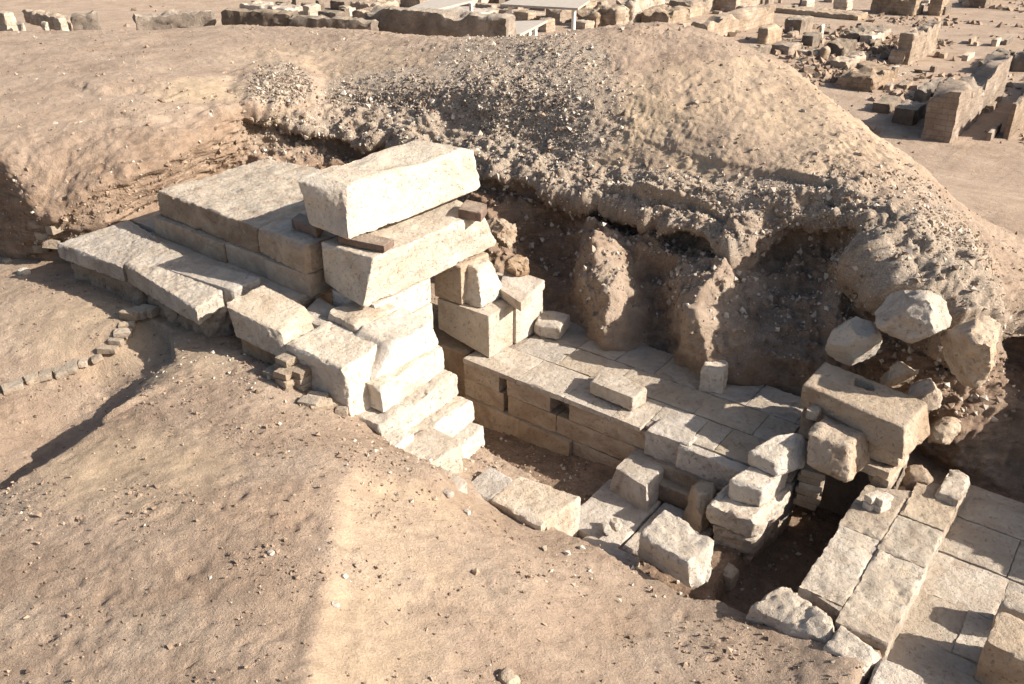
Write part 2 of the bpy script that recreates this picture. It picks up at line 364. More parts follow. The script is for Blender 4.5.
def ground_z(x, y):
    z = base_z(x, y)
    P3 = np.stack([x, y, np.zeros_like(x)], 1)
    wob = 0.05 * fbm(P3, 3.0, 3, 5)
    for poly, fz, sl_ in pit_polys:
        d = in_poly(x, y, poly) + wob
        t = sstep(-0.06, 0.10, d)
        fl = fz + sl_ * (x + 6.7) + 0.04 * fbm(P3, 2.0, 3, 8)
        z = np.where(t > 0, z + t * (np.minimum(fl, z) - z), z)
    ins = in_poly(x, y, LOWSIDE) > 0
    dr = np.full(len(x), 1e9)
    for (x0, y0), (x1, y1) in zip(RIDGE[:-1], RIDGE[1:]):
        dx, dy = x1 - x0, y1 - y0; t = np.clip(((x - x0) * dx + (y - y0) * dy) / (dx * dx + dy * dy), 0, 1)
        dr = np.minimum(dr, np.hypot(x - x0 - t * dx, y - y0 - t * dy))
    d = np.where(ins, dr, -dr) + 0.05 * fbm(P3, 4.0, 3, 15)
    along = np.hypot(x - RIDGE[0][0], y - RIDGE[0][1])
    z = z - (0.30 + 0.22 * sstep(.8, 2.0, along)) * sstep(-0.03, 0.20, d) * (1 - sstep(.5, 2.0, d)) * sstep(.15, 1.2, along)
    z = z + 0.07 * np.exp(-np.maximum(0, -d) / .25) * sstep(-.08, 0.0, -d) * (d > -1.2) * sstep(0, 1.0, along) * (x < RIDGE[0][0] + .3)
    R = np.hypot(x, y)
    z = z + sstep(20, 27, R) * (PLAIN - z)
    far = sstep(22, 40, R)
    z = z + (0.05 * fbm(P3, 0.6, 3, 1) + 0.020 * fbm(P3, 2.2, 3, 2) + 0.010 * fbm(P3, 7.0, 3, 3)) * (1 - far * 0.5) + far * (0.25 * fbm(P3, 0.05, 3, 4) + 0.16 * ridged(P3, 0.35, 3, 6) * sstep(-60, -8, -R))
    return z
def axis(lo, hi, st, segs, end):
    a = list(np.arange(lo, hi, st)); s = st
    x = a[-1]
    while x < end: s = min(s * segs, 40); x += s; a.append(x)
    x = a[0]; s = st
    while x > -end: s = min(s * segs, 40); x -= s; a.insert(0, x)
    return np.array(a)
xs = axis(-13.0, 1.2, 0.034, 1.045, 900); ys = axis(1.3, 9.4, 0.030, 1.045, 900)
GX, GY = np.meshgrid(xs, ys); gx, gy = GX.ravel(), GY.ravel()
gz = ground_z(gx, gy)
G3 = np.stack([gx, gy, gz], 1)
P3 = np.stack([gx, gy, gz * 0], 1)
near = (1 - sstep(14, 22, np.hypot(gx, gy)))
ppx, ppy = pixels(G3)
inpit = np.zeros(len(gx))
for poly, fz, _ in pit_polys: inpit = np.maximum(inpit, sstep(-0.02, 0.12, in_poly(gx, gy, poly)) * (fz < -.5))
# loose sand zones and trampled clods
crx = np.interp(ppy, [440, 470, 560, 684, 800], [358, 346, 328, 304, 290])
crx0 = crx; crx = crx + 7 * fbm(P3, 3.0, 3, 41) + 5 * fbm(P3, 11.0, 2, 42)
sandz = 0.6 * sstep(-5, 14, ppx - crx) * (1 - sstep(40, 170, ppx - crx - 20)) * (.55 + .45 * sstep(-.2, .3, fbm(P3, 1.7, 3, 47))) * sstep(455, 490, ppy)
sandz = np.maximum(sandz, 0.8 * blob(ppx, ppy, 130, 470, 120, 55, 1.0) * sstep(0, 10, ppy - np.interp(ppx, [0, 168], [486, 374])))
sandz = np.maximum(sandz, 0.6 * blob(ppx, ppy, 150, 300, 170, 90, 1.0))
sandz = np.clip(sandz + 0.5 * fbm(P3, 2.5, 4, 44) * (sandz > 0.02), 0, 1) * near * (1 - inpit)
clod = fbm(P3, 16.0, 3, 61); ft = ridged(P3 + 0.1 * fbm(P3, 3, 2, 7)[:, None], 5.0, 3, 63)
G3[:, 2] += near * (1 - sandz * 0.85) * (0.010 * clod + 0.006 * ft + 0.012 * fbm(P3, 34.0, 2, 67) + (0.25 + sstep(-.15, .35, fbm(P3, .9, 3, 68)) * (1 + .9 * sstep(420, 520, ppx))) * (0.014 * (.45 - worley(P3 + .03 * clod[:, None], 9.0, 210)) + 0.020 * (.45 - worley(P3, 18.0, 220))))
cs_ = sstep(455, 500, ppy); dcr = ppx - (crx0 + 9 * fbm(P3, 1.2, 3, 45))
G3[:, 2] += near * cs_ * (0.035 * np.exp(-(dcr / 16.0) ** 2) * (ppx > 150) - 0.03 * sstep(0, 24, dcr) * (1 - sstep(60, 160, dcr)))
rfp = np.random.RandomState(31)
nearidx = np.where((near > .9) & (ppx > -60) & (ppx < 1000) & (ppy > 330) & (ppy < 760))[0]
qx, qy = gx[nearidx], gy[nearidx]; dz_ = np.zeros(len(qx))
for k in range(620):
    j = rfp.randint(len(qx)); a = rfp.uniform(0, 6.28); L = rfp.uniform(.05, .13); wd_ = L * rfp.uniform(.35, .6)
    m = (np.abs(qx - qx[j]) < .3) & (np.abs(qy - qy[j]) < .3)
    ux = (qx[m] - qx[j]) * math.cos(a) + (qy[m] - qy[j]) * math.sin(a); uy = -(qx[m] - qx[j]) * math.sin(a) + (qy[m] - qy[j]) * math.cos(a)
    rr = np.sqrt((ux / L) ** 2 + (uy / wd_) ** 2)
    dz_[m] += rfp.uniform(.006, .022) * (-np.clip(1.15 - rr, 0, .55) / .55 + .45 * np.exp(-((rr - 1.35) / .25) ** 2))
G3[nearidx, 2] += dz_ * (1 - .8 * sandz[nearidx])
# wind and slip furrows running down the sand gully
G3[:, 2] += 0.012 * sandz * fbm(np.stack([gx * 2 + gy * 5, gx * 8 - gy * 2, gx * 0], 1), 1.0, 3, 77)
keep = near > 0
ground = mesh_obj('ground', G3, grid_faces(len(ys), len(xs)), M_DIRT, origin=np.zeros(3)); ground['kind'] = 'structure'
redz = np.maximum(inpit * 0.55, 0.6 * blob(ppx, ppy, 1000, 450, 90, 110, 1.0) * (gy > 8.8))  # brown pit floors; the blob paints in the shade of the right-hand cut
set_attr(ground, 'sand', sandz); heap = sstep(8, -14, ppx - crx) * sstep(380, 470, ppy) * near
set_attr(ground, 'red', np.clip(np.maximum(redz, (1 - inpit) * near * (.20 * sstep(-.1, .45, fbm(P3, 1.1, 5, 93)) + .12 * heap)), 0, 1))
set_attr(ground, 'grey', np.clip(0.25 * near * sstep(0.1, 0.5, fbm(P3, 1.3, 4, 91)) * (1 - sandz) * (1 - inpit), 0, 1))

# ------------------------------------------------------------------ hill: the mound with its cut, undercut face
W = lambda x, y, z: ('w', x, y, z)
colpx = [-130, -20, 42, 100, 160, 245, 330, 420, 490, 545, 615, 665, 725, 790, 850, 920, 985, 1075, 1180, 1400]
R0 = [W(-17.2,5.5,.35),W(-14.45,5.5,.35),(50,250,.75),(104,231,1.13),(158,203,1.16),W(-13.6,9.3,.9),W(-11.6,9.5,.5),W(-9.4,9.65,-.05),W(-7.8,9.7,-.1),W(-6.55,9.7,-.1),W(-5.5,9.78,-.1),W(-4.78,9.85,-.1),W(-3.95,9.95,-.1),W(-3.05,10.1,-.1),W(-2.25,10.25,-.2),W(-1.5,10.35,-.45),W(-.7,10.2,-.55),W(.6,10.2,-.55),W(1.25,9.25,-.5),W(3.2,8.7,-.5)]
R3 = [W(-17.0,5.75,1.95),W(-14.35,5.75,1.98),(47,212,1.45),(100,178,1.86),(160,160,1.95),(246,117,2.05),(330,135,1.7),(420,148,1.65),(490,172,1.6),(550,188,1.55),(615,205,1.5),(668,222,1.45),(728,244,1.36),(790,226,1.72),(850,224,1.88),(908,318,1.25),(975,345,1.0),(1075,335,.8),W(1.6,9.6,1.05),W(3.3,9.0,1.05)]
R4 = [(-130,125,2.2),(-20,135,2.25),(40,142,2.2),(100,124,2.28),(160,118,2.3),(246,104,2.25),(330,108,2.0),(420,112,2.1),(490,132,2.0),(550,147,1.95),(618,170,1.85),(668,182,1.85),(728,206,1.75),(790,190,2.1),(850,180,2.22),(915,240,1.8),(975,285,1.42),(1075,290,1.15),W(1.9,10.2,1.4),W(3.7,9.6,1.4)]
R5 = [(-130,75,2.35),(-20,75,2.4),(42,75,2.45),(100,75,2.5),(160,75,2.5),(245,72,2.4),(330,78,2.3),(420,75,2.55),(490,80,2.7),(550,85,2.75),(618,95,2.7),(665,100,2.7),(728,125,2.55),(790,140,2.45),(850,152,2.4),(918,204,2.0),(985,256,1.5),(1075,278,1.0),W(2.4,12,1.6),W(4.6,11,1.7)]
R6 = [(-130,34,2.0),(-20,33,2.0),(42,32,2.0),(100,31,2.0),(160,30,2.0),(245,27,2.1),(330,30,2.3),(420,36,2.5),(490,40,2.8),(550,38,3.1),(618,31,3.25),(665,28,3.25),(725,42,3.15),(790,72,2.85),(850,120,2.45),(915,170,2.0),(985,230,1.35),(1075,262,.8),W(3.0,14,.9),W(6,13,1.0)]
R0, R3, R4, R5, R6 = [np.array([pt(c) for c in r]) for r in (R0, R3, R4, R5, R6)]
nc = len(colpx)
rec = np.array([0,0,0,0,0,.1,.15,.2,.2,.2,.2,.2,.2,.2,.2,.15,.2,.2,.1,.1])[:, None]
toe = np.array([0,0,0,0,0,0,0,0,.05,.0,.15,.1,.15,.05,.0,.1,.0,.0,.0,.0])[:, None]
ey = np.array([[0, 1, 0]])
R1 = R0 + (R3 - R0) * np.array([.5, .5, .43])[None, :] - ey * toe
R2 = R0 + (R3 - R0) * np.array([.95, .95, .78])[None, :] + ey * rec
for k in range(5): R1[k] = R0[k] + (R3[k] - R0[k]) * .35; R2[k] = R0[k] + (R3[k] - R0[k]) * .7
out = R6 - np.array([0, 0, HC]); out[:, 2] = 0; out /= np.linalg.norm(out, axis=1)[:, None]
R65 = R6 + out * 3.0 - np.array([0, 0, .9]); R7 = R6 + out * 7.0; R7[:, 2] = PLAIN - .35
R00 = R0 - np.array([0, 0, .35])
rails = np.stack([R00, R0, R1, R2, R3, R4, R5, R6, R65, R7])      # (rails, cols, 3)
def crom(P, n_per):
    """Catmull-Rom resample along axis 0"""
    n = len(P); out = []
    for i in range(n - 1):
        p0, p1, p2, p3 = P[max(i - 1, 0)], P[i], P[i + 1], P[min(i + 2, n - 1)]
        t = np.linspace(0, 1, n_per[i], endpoint=False).reshape(-1, *([1] * (P.ndim - 1)))
        m1 = (p2 - p0) * .42; m2 = (p3 - p1) * .42
        out.append((2*t**3-3*t**2+1)*p1 + (t**3-2*t**2+t)*m1 + (-2*t**3+3*t**2)*p2 + (t**3-t**2)*m2)
    out.append(P[-1:]); return np.concatenate(out)
sh = crom(np.swapaxes(rails, 0, 1), [26]*3 + [34]*2 + [46]*12 + [30]*2)          # along columns
sh = np.swapaxes(sh, 0, 1); sh = crom(sh, [4, 34, 40, 26, 40, 70, 66, 12, 8])
nr_, nc_ = sh.shape[:2]
def normals(Sx):
    du = np.gradient(Sx, axis=1); dv = np.gradient(Sx, axis=0); n = np.cross(du, dv)
    return n / (np.linalg.norm(n, axis=2, keepdims=True) + 1e-9)
nrm = normals(sh)
if nrm[nr_ // 2, nc_ // 2, 2] < 0: nrm = -nrm
V = sh.reshape(-1, 3).copy(); Nn = nrm.reshape(-1, 3)
hx, hy = pixels(V)
rowi = np.repeat(np.arange(nr_), nc_)
r_lip = 4 + 34 + 40 + 26
face = sstep(4, 20, rowi) * (1 - .85 * sstep(r_lip + 14, r_lip + 60, rowi)) * np.maximum(.42, sstep(215, 300, hx + 60 * (hy < 170)))
left = 1 - sstep(230, 330, hx)
crest = sstep(r_lip + 90, r_lip + 150, rowi)
disp = np.zeros(len(V))
# shape features of the cut, seen in the photograph (outward +, hollow -)
wx = hx + 12 * fbm(V, 1.3, 3, 141); wy = hy + 12 * fbm(V, 1.3, 3, 145)
def line_d(X, Y, pts):
    d = np.full(len(X), 1e9)
    for (x0, y0), (x1, y1) in zip(pts[:-1], pts[1:]):
        dx, dy = x1 - x0, y1 - y0; t = np.clip(((X - x0) * dx + (Y - y0) * dy) / (dx * dx + dy * dy), 0, 1)
        d = np.minimum(d, np.hypot(X - x0 - t * dx, Y - y0 - t * dy))
    return d
spur = np.zeros(len(V))
for (fx, fy, rx, ry, amt, p) in [
  (545,258,50,50,-.5,2.4),(655,318,28,58,-.32,2.2),(800,280,66,70,-.36,2.4),(560,320,30,20,-.2,2),(900,330,30,30,-.2,2),
  (690,200,60,14,.18,2),(905,265,70,55,.22,2),(960,300,44,58,.25,2),(400,135,34,14,.12,2),(1015,345,18,42,-.4,2),(280,85,42,28,.2,2),(640,60,100,55,.1,2)]:
    disp += amt * blob(wx, wy, fx, fy, rx * 1.15, ry * 1.15, p)
for pts, wd, amt in [([(596,250),(614,285),(622,315),(612,350)], 34, .50), ([(742,275),(722,295),(706,318),(722,356)], 48, .60), ([(655,250),(672,270),(692,290)], 22, .2),
  ([(480,195),(500,240),(505,290)], 26, .25), ([(862,262),(852,290),(836,335)], 28, .32), ([(905,235),(900,290)], 40, .2), ([(800,250),(790,300),(752,368)], 34, .26), ([(835,270),(815,320),(800,380)], 26, .2), ([(700,330),(668,372)], 22, .2)]:
    tent = np.clip(1 - line_d(wx, wy, pts) / (wd * 1.25), 0, 1); spur = np.maximum(spur, tent * (amt > .3)); disp += amt * tent ** 1.4 * .9
jit = 7 * fbm(V, 1.2, 5, 131)
for pl_, amt, h, h2 in [([(640,142),(675,150),(705,158),(745,168),(800,178),(838,190)], .20, 20, 14),
   ([(470,172),(490,178),(540,190),(600,208),(650,224),(700,238),(740,254),(765,248),(790,236),(850,226),(885,240)], .22, 34, 22),
   ([(236,116),(270,122),(310,132),(360,142),(400,140)], .34, 34, 16), ([(600,193),(640,198),(690,206),(735,226)], .18, 14, 12),
   ([(560,212),(600,235),(640,262),(690,272)], .22, 24, 16), ([(770,190),(830,200),(880,225),(905,262)], .16, 16, 12), ([(-40,94),(60,85),(150,87),(228,101)], .12, 14, 20), ([(-40,122),(100,114),(236,120)], .10, 16, 20), ([(905,318),(940,330),(985,322),(1010,300)], .3, 30, 14)]:
    pl_ = np.array(pl_, float); dy = hy - np.interp(hx, pl_[:, 0], pl_[:, 1]) + jit
    endf = sstep(pl_[0, 0] - 6, pl_[0, 0] + 22, hx) * (1 - sstep(pl_[-1, 0] - 22, pl_[-1, 0] + 6, hx))
    disp += endf * amt * np.clip(.65 + 1.1 * fbm(V, 1.0, 3, 199), .1, 1.2) * (np.where((dy > -2) & (dy < h), -(1 - np.clip(dy, 0, h) / h) * sstep(-2, 4, dy), 0) + .22 * np.where(dy <= 2, np.clip(1 + dy / h2, 0, 1) ** 1.5 * (1 - sstep(-2, 2, dy)), 0))
disp *= 1 - 0.3 * crest
VS = V * np.array([1, 1, 1.25])
disp += face * (0.16 * ridged(VS, 0.8, 4, 101) + 0.05 * fbm(VS, 3.2, 3, 102) + 0.05 * ridged(VS * np.array([1, 1, 2.0]), 3.0, 2, 105) + 0.05 * fbm(np.stack([V[:, 0] * .7, V[:, 1] * .7, V[:, 2] * 8 + 1.5 * fbm(V, .8, 2, 151)], 1), 1.0, 3, 152) + 0.05 * ridged(V, 6.5, 3, 153))
disp += (0.4 + 0.6 * face) * (0.035 * fbm(V, 6.0, 4, 103) + 0.018 * fbm(V, 20.0, 2, 106)) * (1 - 0.55 * left)
disp += (1 - face) * (0.07 * fbm(V, 0.8, 3, 104) + 0.025 * ridged(V, 2.4, 4, 109) * (1 - .4 * left) + 0.012 * fbm(V, 9.0, 3, 111))
# crumbly clods and small slumps
Vw = V + 0.10 * np.stack([fbm(V, 4.0, 2, 161), fbm(V, 4.0, 2, 163), fbm(V, 4.0, 2, 165)], 1)
w3, w7, w14 = worley(Vw, 2.6, 170), worley(Vw, 6.5, 180), worley(Vw, 13.0, 190)
disp += face * (0.17 * (0.5 - w3) + 0.085 * (0.5 - w7) + 0.035 * (.5 - w14))
cm = sstep(-.25, .35, fbm(V, 1.1, 3, 195)) * (1 - face)
disp += cm * (0.045 * (0.5 - w7) + 0.03 * (.5 - w14)) * (1 - .3 * left)
edge = np.minimum(1, rowi / 5.0)
V = V + Nn * (disp * edge)[:, None]
M3 = V
hill = mesh_obj('hill', V, grid_faces(nr_, nc_), M_DIRT, origin=np.zeros(3)); hill['kind'] = 'structure'
hx, hy = pixels(V)
nn = fbm(V, 1.6, 4, 120); n5 = fbm(V, 5.0, 3, 121)
grey = np.zeros(len(V))
for (fx, fy, rx, ry, a) in [(280,85,38,24,1.3),(400,100,85,34,1.1),(520,110,110,85,1.2),(330,135,100,28,1.1),(560,80,60,50,.9),(620,190,90,26,.9),(760,200,90,30,.9),(900,270,100,80,1.0),(970,320,45,60,1.1),
   (690,255,60,50,.6),(760,300,90,70,.55),(610,290,40,45,.7),(840,200,60,30,.8),(880,200,60,40,.5)]:
    grey = np.maximum(grey, a * blob(hx, hy, fx, fy, rx, ry, 1.2))
grey = np.clip(grey + 0.55 * nn * (grey > 0.02) + 0.25 * n5 * (grey > .02), 0, 1)
liprow = np.repeat(np.interp(np.arange(nr_), [0, 8, r_lip - 34, r_lip - 8, r_lip + 2], [.55, .5, .9, .6, 0]), nc_)  # brown lower face, with overhang shade painted in most strongly under the lip
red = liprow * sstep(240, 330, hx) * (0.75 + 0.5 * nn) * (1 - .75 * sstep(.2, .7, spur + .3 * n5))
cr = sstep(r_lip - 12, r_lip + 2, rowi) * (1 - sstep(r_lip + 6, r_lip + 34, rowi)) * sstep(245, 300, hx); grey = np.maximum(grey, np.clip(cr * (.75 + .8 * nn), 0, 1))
red = np.maximum(red, 0.8 * liprow * (1 - sstep(30, 60, hx)))  # deep shade of the far left cut painted in as darker colour
red = np.maximum(red, (1 - sstep(225, 270, hx)) * (1 - sstep(r_lip + 6, r_lip + 40, rowi)) * (.36 + .35 * n5))  # left bank coloured browner to offset the sun on its steep slope
grey = grey * (1 - 0.55 * np.clip(liprow, 0, 1))
sand = np.zeros(len(V))
for (fx, fy, rx, ry, a) in [(640,120,60,45,.8),(700,170,60,30,.7),(720,110,110,60,.6),(200,90,60,14,.9),(850,170,90,60,.5),(620,150,40,45,.7),(330,60,110,20,.4),(820,110,60,40,.5)]:
    sand = np.maximum(sand, a * blob(hx, hy, fx, fy, rx, ry, 1.0))
sand = np.clip(sand + .5 * nn * (sand > .02), 0, .9) * (1 - liprow)
set_attr(hill, 'grey', grey * .8); set_attr(hill, 'red', np.clip(red, 0, .95)); set_attr(hill, 'sand', sand * (1 - grey))

# ------------------------------------------------------------------ loose stones lying on the earth (uncountable): merged gravel
OCT = np.array([(1,0,0),(-1,0,0),(0,1,0),(0,-1,0),(0,0,1),(0,0,-1)], float)
OCF = np.array([(0,2,4),(2,1,4),(1,3,4),(3,0,4),(2,0,5),(1,2,5),(3,1,5),(0,3,5)])
CUB = np.array([(x, y, z) for x in (-1, 1) for y in (-1, 1) for z in (-1, 1)], float) * .72
def scatter(name, pos, size, mat, seed):
    rs = np.random.RandomState(seed); n = len(pos)
    ax = rs.normal(size=(n, 3, 3)); Q = np.linalg.qr(ax)[0]
    base = OCT[None] * (0.75 + 0.5 * rs.rand(n, 6, 1)); base = base * (0.6 + 0.8 * rs.rand(n, 1, 3))
    V = np.einsum('nij,nvj->nvi', Q, base) * size[:, None, None] + pos[:, None, :]
    Fc = (OCF[None] + (np.arange(n) * 6)[:, None, None]).reshape(-1, 3)
    o = mesh_obj(name, V.reshape(-1, 3), Fc, mat, smooth=False, origin=np.zeros(3)); o['kind'] = 'stuff'; return o
def pick(Vs, wgt, n, rs):
    p = wgt / wgt.sum(); i = rs.choice(len(Vs), n, p=p); return Vs[i] + rs.normal(size=(n, 3)) * .012
def gravel_mat(name, a, b_):
    m, nt, b = new_mat(name); gi = N(nt, 'ShaderNodeNewGeometry').outputs['Random Per Island']
    nt.links.new(ramp(nt, gi, [(0.0, a), (0.55, tuple((np.array(a) + np.array(b_)) / 2)), (1.0, b_)]), b.inputs['Base Color']); return m
M_GP = gravel_mat('pale_gravel', (0.27, 0.21, 0.155), (0.56, 0.49, 0.40)); M_GK = gravel_mat('dark_gravel', (0.09, 0.065, 0.048), (0.24, 0.185, 0.14)); M_GD = gravel_mat('soil_clods', (0.15, 0.105, 0.075), (0.35, 0.255, 0.18))
rs = np.random.RandomState(3)
dist_h = np.hypot(M3[:, 0], M3[:, 1])
vis = (hx > -20) & (hx < 1045) & (hy > 20) & (hy < 420)
area = dist_h ** 1.2
wg = vis * area * (grey * 1.0 + 0.05) * (rowi > 8)
p1 = pick(M3, wg, 14000, rs); scatter('pale_gravel', p1, 0.008 + 0.016 * rs.rand(len(p1)) ** 3 + 0.020 * (rs.rand(len(p1)) > .94), M_GP, 5)
p2 = pick(M3, vis * area * (rowi > 8) * (0.25 + grey + liprow), 13000, rs); scatter('hill_clods', p2, 0.009 + 0.020 * rs.rand(len(p2)) ** 3 + 0.03 * (rs.rand(len(p2)) > .97), M_GD, 6)
wd9 = vis * np.maximum(1.4 * blob(hx, hy, 280, 85, 34, 22, .8), .5 * blob(hx, hy, 385, 95, 60, 26, 1)) * (rowi > r_lip)
p9 = pick(M3, wd9 + .25 * vis * grey * (rowi > r_lip) * blob(hx, hy, 520, 90, 90, 70, 1), 4200, rs); scatter('dark_gravel', p9, .009 + .02 * rs.rand(4200) ** 2, M_GK, 13)
gvis0 = (near > .5) * 1.0
p5 = pick(M3, vis * area * (rowi > 30) * (liprow > .3) * (hx > 255) * 1.0, 1300, rs); scatter('embedded_stones', p5, 0.015 + 0.05 * rs.rand(len(p5)) ** 3, M_GP, 9)
p6 = pick(M3, vis * area * (rowi > r_lip - 20) * (.05 + grey), 480, rs); scatter('hill_rubble', p6, 0.02 + 0.05 * rs.rand(len(p6)) ** 3, M_GP, 10)
chipw = gvis0 * np.maximum.reduce([blob(ppx, ppy, 420, 455, 95, 50, 1), blob(ppx, ppy, 650, 565, 130, 40, 1), blob(ppx, ppy, 540, 470, 70, 40, 1), blob(ppx, ppy, 770, 560, 70, 60, 1), blob(ppx, ppy, 250, 360, 110, 30, 1), blob(ppx, ppy, 840, 660, 60, 26, 1)])
p8 = pick(G3, chipw, 900, rs); scatter('stone_chips', p8, .006 + .03 * rs.rand(900) ** 3, M_GP, 12)
farw = ((ppx > -10) & (ppx < 1040) & (ppy > -5) & (ppy < 150) & (np.hypot(gx, gy) > 27) & (np.hypot(gx, gy) < 75)) * np.hypot(gx, gy) ** .5 * (.05 + 3 * sstep(.05, .5, fbm(P3, .25, 4, 230)) + 6 * blob(ppx, ppy, 830, 55, 70, 32, 1))
p7 = pick(G3, farw, 2600, rs) + rs.normal(size=(2600, 3)) * np.array([.5, .5, 0]); scatter('plain_rubble', p7, .05 + .2 * rs.rand(2600) ** 3, M_GD, 11)
gvis = (ppx > -20) & (ppx < 1045) & (ppy > 240) & (ppy < 720) & (near > .5)
cl = sstep(-.1, .5, fbm(P3, 1.6, 3, 140))
p3 = pick(G3, gvis * (1 - .9 * sandz) * (.16 + cl), 20000, rs); scatter('ground_clods', p3, 0.004 + 0.014 * rs.rand(len(p3)) ** 3 + 0.018 * (rs.rand(len(p3)) > .98), M_GD, 7)
p4 = pick(G3, gvis * (1 - .7 * sandz) * (.3 + cl), 1500, rs); scatter('ground_pebbles', p4, 0.005 + 0.016 * rs.rand(len(p4)) ** 5, M_GP, 8)
#@@MASONRY@@
# ------------------------------------------------------------------ masonry of the monument
def q(z, *pp): return [(a, b, z) for a, b in pp]
def with_y(p, y): return ('w', p[0], y, p[2])
def as_w(p): return ('w', float(p[0]), float(p[1]), float(p[2]))
def ground_at(px, py, z0=0.4):
    z = z0
    for _ in range(12):
        p = at(px, py, z); z = 0.5 * z + 0.5 * float(ground_z(np.array([p[0]]), np.array([p[1]]))[0])
    return at(px, py, z)
# roof slabs
ck = at(257, 227, 1.85); fl = at(155, 190, 1.85)
stone('roof_slab', [(155,190,1.85), as_w(ck), with_y(ck, 8.95), (270,157,1.87)], [W(fl[0]-.05,fl[1]-.02,1.46), W(ck[0],ck[1]-.03,1.46), W(ck[0],8.95,1.46), W(-11.6,8.9,1.46)], M_SLAB,
      'large flat roofing slab at the left end, brown chipped front edge, sunlit worn top', 'stone slab', 'roofing slabs of the tomb', r0=.05, rough=.03, chip=1.6, low=.04, lsc=1.2, cut=.7)
stone('roof_slab', [W(ck[0]+.015,ck[1]-.02,1.85), W(-8.22,6.58,1.84), W(-8.22,8.95,1.84), W(ck[0]+.015,8.95,1.85)], [W(ck[0]+.015,ck[1]-.04,1.46), W(-8.22,6.56,1.46), W(-8.22,8.95,1.46), W(ck[0]+.015,8.95,1.46)], M_SLAB,
      'shaded roofing slab between the big left slab and the lintel, under the raised block', 'stone slab', 'roofing slabs of the tomb', r0=.05, rough=.03, chip=1.4, low=.04, lsc=1.2, cut=.7)
foot = empty('stone_footing', (-10, 6.6, 1.2), 'low pale course of stones carrying the brown roofing slabs', 'stone wall')
for x0, x1, dy in ((-11.72,-10.75,0),(-10.74,-10.0,.03),(-9.99,-9.1,.0),(-9.09,-8.22,.04)):
    stone('block', box(x0, x1, 6.60-dy, 8.8, 1.47), 1.15, M_TAN, parent=foot, r0=.02, rough=.012)
stone('lintel', [(318,243,1.95),(374,257,1.95),(484,213,1.92),W(-8.12,9.0,1.95)], [(324,284,1.28),(362,311,1.275),(499,245,1.27),W(-8.12,9.1,1.28)], M_WHITE,
      'thick pale lintel beam spanning the doorway below the raised block', 'stone beam', r0=.06, rough=.018, chip=1.6, low=.03)
stone('raised_block', [(296,178,2.68),(345,185,2.66),(474,148,2.68),(415,138,2.70)], [(309,226,2.06),(348,243,2.045),(483,188,2.07),W(-8.35,8.9,2.06)], M_WHITE,
      'long pale block lying on wooden wedges, topmost stone of the monument', 'stone block', r0=.055, rough=.02, chip=1.7, low=.05)
for pts, zb, lab in ((q(2.045,(338,237),(384,246),(394,239),(350,230)), 1.955, 'reddish timber wedge with a visible end, under the front of the raised block'),
                     (q(2.06,(458,209),(481,213),(487,204),(466,199)), 1.93, 'reddish timber wedge under the far end of the raised block'),
                     (q(1.99,(291,219),(316,229),(323,222),(299,212)), 1.86, 'dark timber wedge on the roofing slab left of the raised block')):
    stone('timber_wedge', pts, zb, M_REDWOOD, lab, 'wedge', 'timber wedges under the raised block', r0=.012, rough=.006, chip=.6, res=.02)
dw = empty('doorway_wall', (-7.7, 7.1, .3), 'bright smooth masonry below the lintel, left of the dark doorway', 'stone wall')
for z0, z1, x1 in ((.92,1.278,-7.22),(.55,.915,-7.20),(-1.0,.545,-7.2)):
    stone('block', box(-8.0, x1, 6.72, 7.74, z1), z0, M_WHITE, parent=dw, r0=.012, rough=.006, chip=.5)
# left walkway: front wall of two courses and paving
stone('wall_block', [(55,243,1.24),(122,267,1.24),(163,240,1.24),W(-12.5,6.65,1.24)], 1.0, M_GREY, 'long flat wall block at the far left corner of the masonry', 'stone block', 'blocks along the front wall', r0=.03, rough=.03, chip=1.8)
stone('wall_block', [(123,263,1.27),(196,309,1.21),(229,286,1.2),(162,240,1.26)], .97, M_STONE, 'wall block with a bright sunlit right end, beside the dark gap in the front wall', 'stone block', 'blocks along the front wall', r0=.03, rough=.03, chip=1.8)
stone('wall_block', box(-12.5, -11.74, 6.66, 8.05, 1.235), .8, M_GREY, 'narrow pale paving block left of the large roofing slab', 'stone block', r0=.015, rough=.01)
stone('wall_block', box(-11.9, -8.3, 6.3, 6.75, 1.17), .7, M_GREY, 'flat paving stone in shadow at the foot of the roofing slabs', 'stone block', r0=.015, rough=.012)
stone('wall_block', q(1.25,(170,270),(232,290),(262,278),(205,262)), .9, M_GREY, 'slightly raised paving stone partly in the shadow of the roofing slabs', 'stone block', r0=.02, rough=.015)
lw = empty('rough_wall', (-10.8, 5.6, .3), 'rough dark lower course under the left walkway blocks', 'stone wall')
for x0, x1 in ((-12.45,-11.6),(-11.59,-10.6),(-10.59,-9.85),(-9.84,-9.15)):
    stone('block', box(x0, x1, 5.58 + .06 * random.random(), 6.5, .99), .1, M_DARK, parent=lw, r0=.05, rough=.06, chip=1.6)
stone('wall_block', [(223,304,1.34),(281,332,1.22),(304,306,1.22),(262,284,1.33)], [W(-8.42,5.52,.95),W(-7.42,5.5,.95),W(-7.36,6.15,.95),W(-8.42,6.4,.95)], M_STONE, 'chamfered wall block behind the small brick stack, with a sunlit sloping right end', 'stone block', 'blocks along the front wall', r0=.03, rough=.022, chip=1.6)
stone('wall_block', [W(-8.42,5.56,.945),W(-7.45,5.54,.945),W(-7.45,6.4,.945),W(-8.42,6.4,.945)], .2, M_SLABFACE, 'brown lower block under the chamfered wall block', 'stone block', r0=.03, rough=.02)
stone('wall_block', box(-8.9, -8.3, 6.0, 6.7, 1.12), .3, M_DARK, 'dark recessed block in the gap of the front wall', 'stone block', r0=.03, rough=.03)
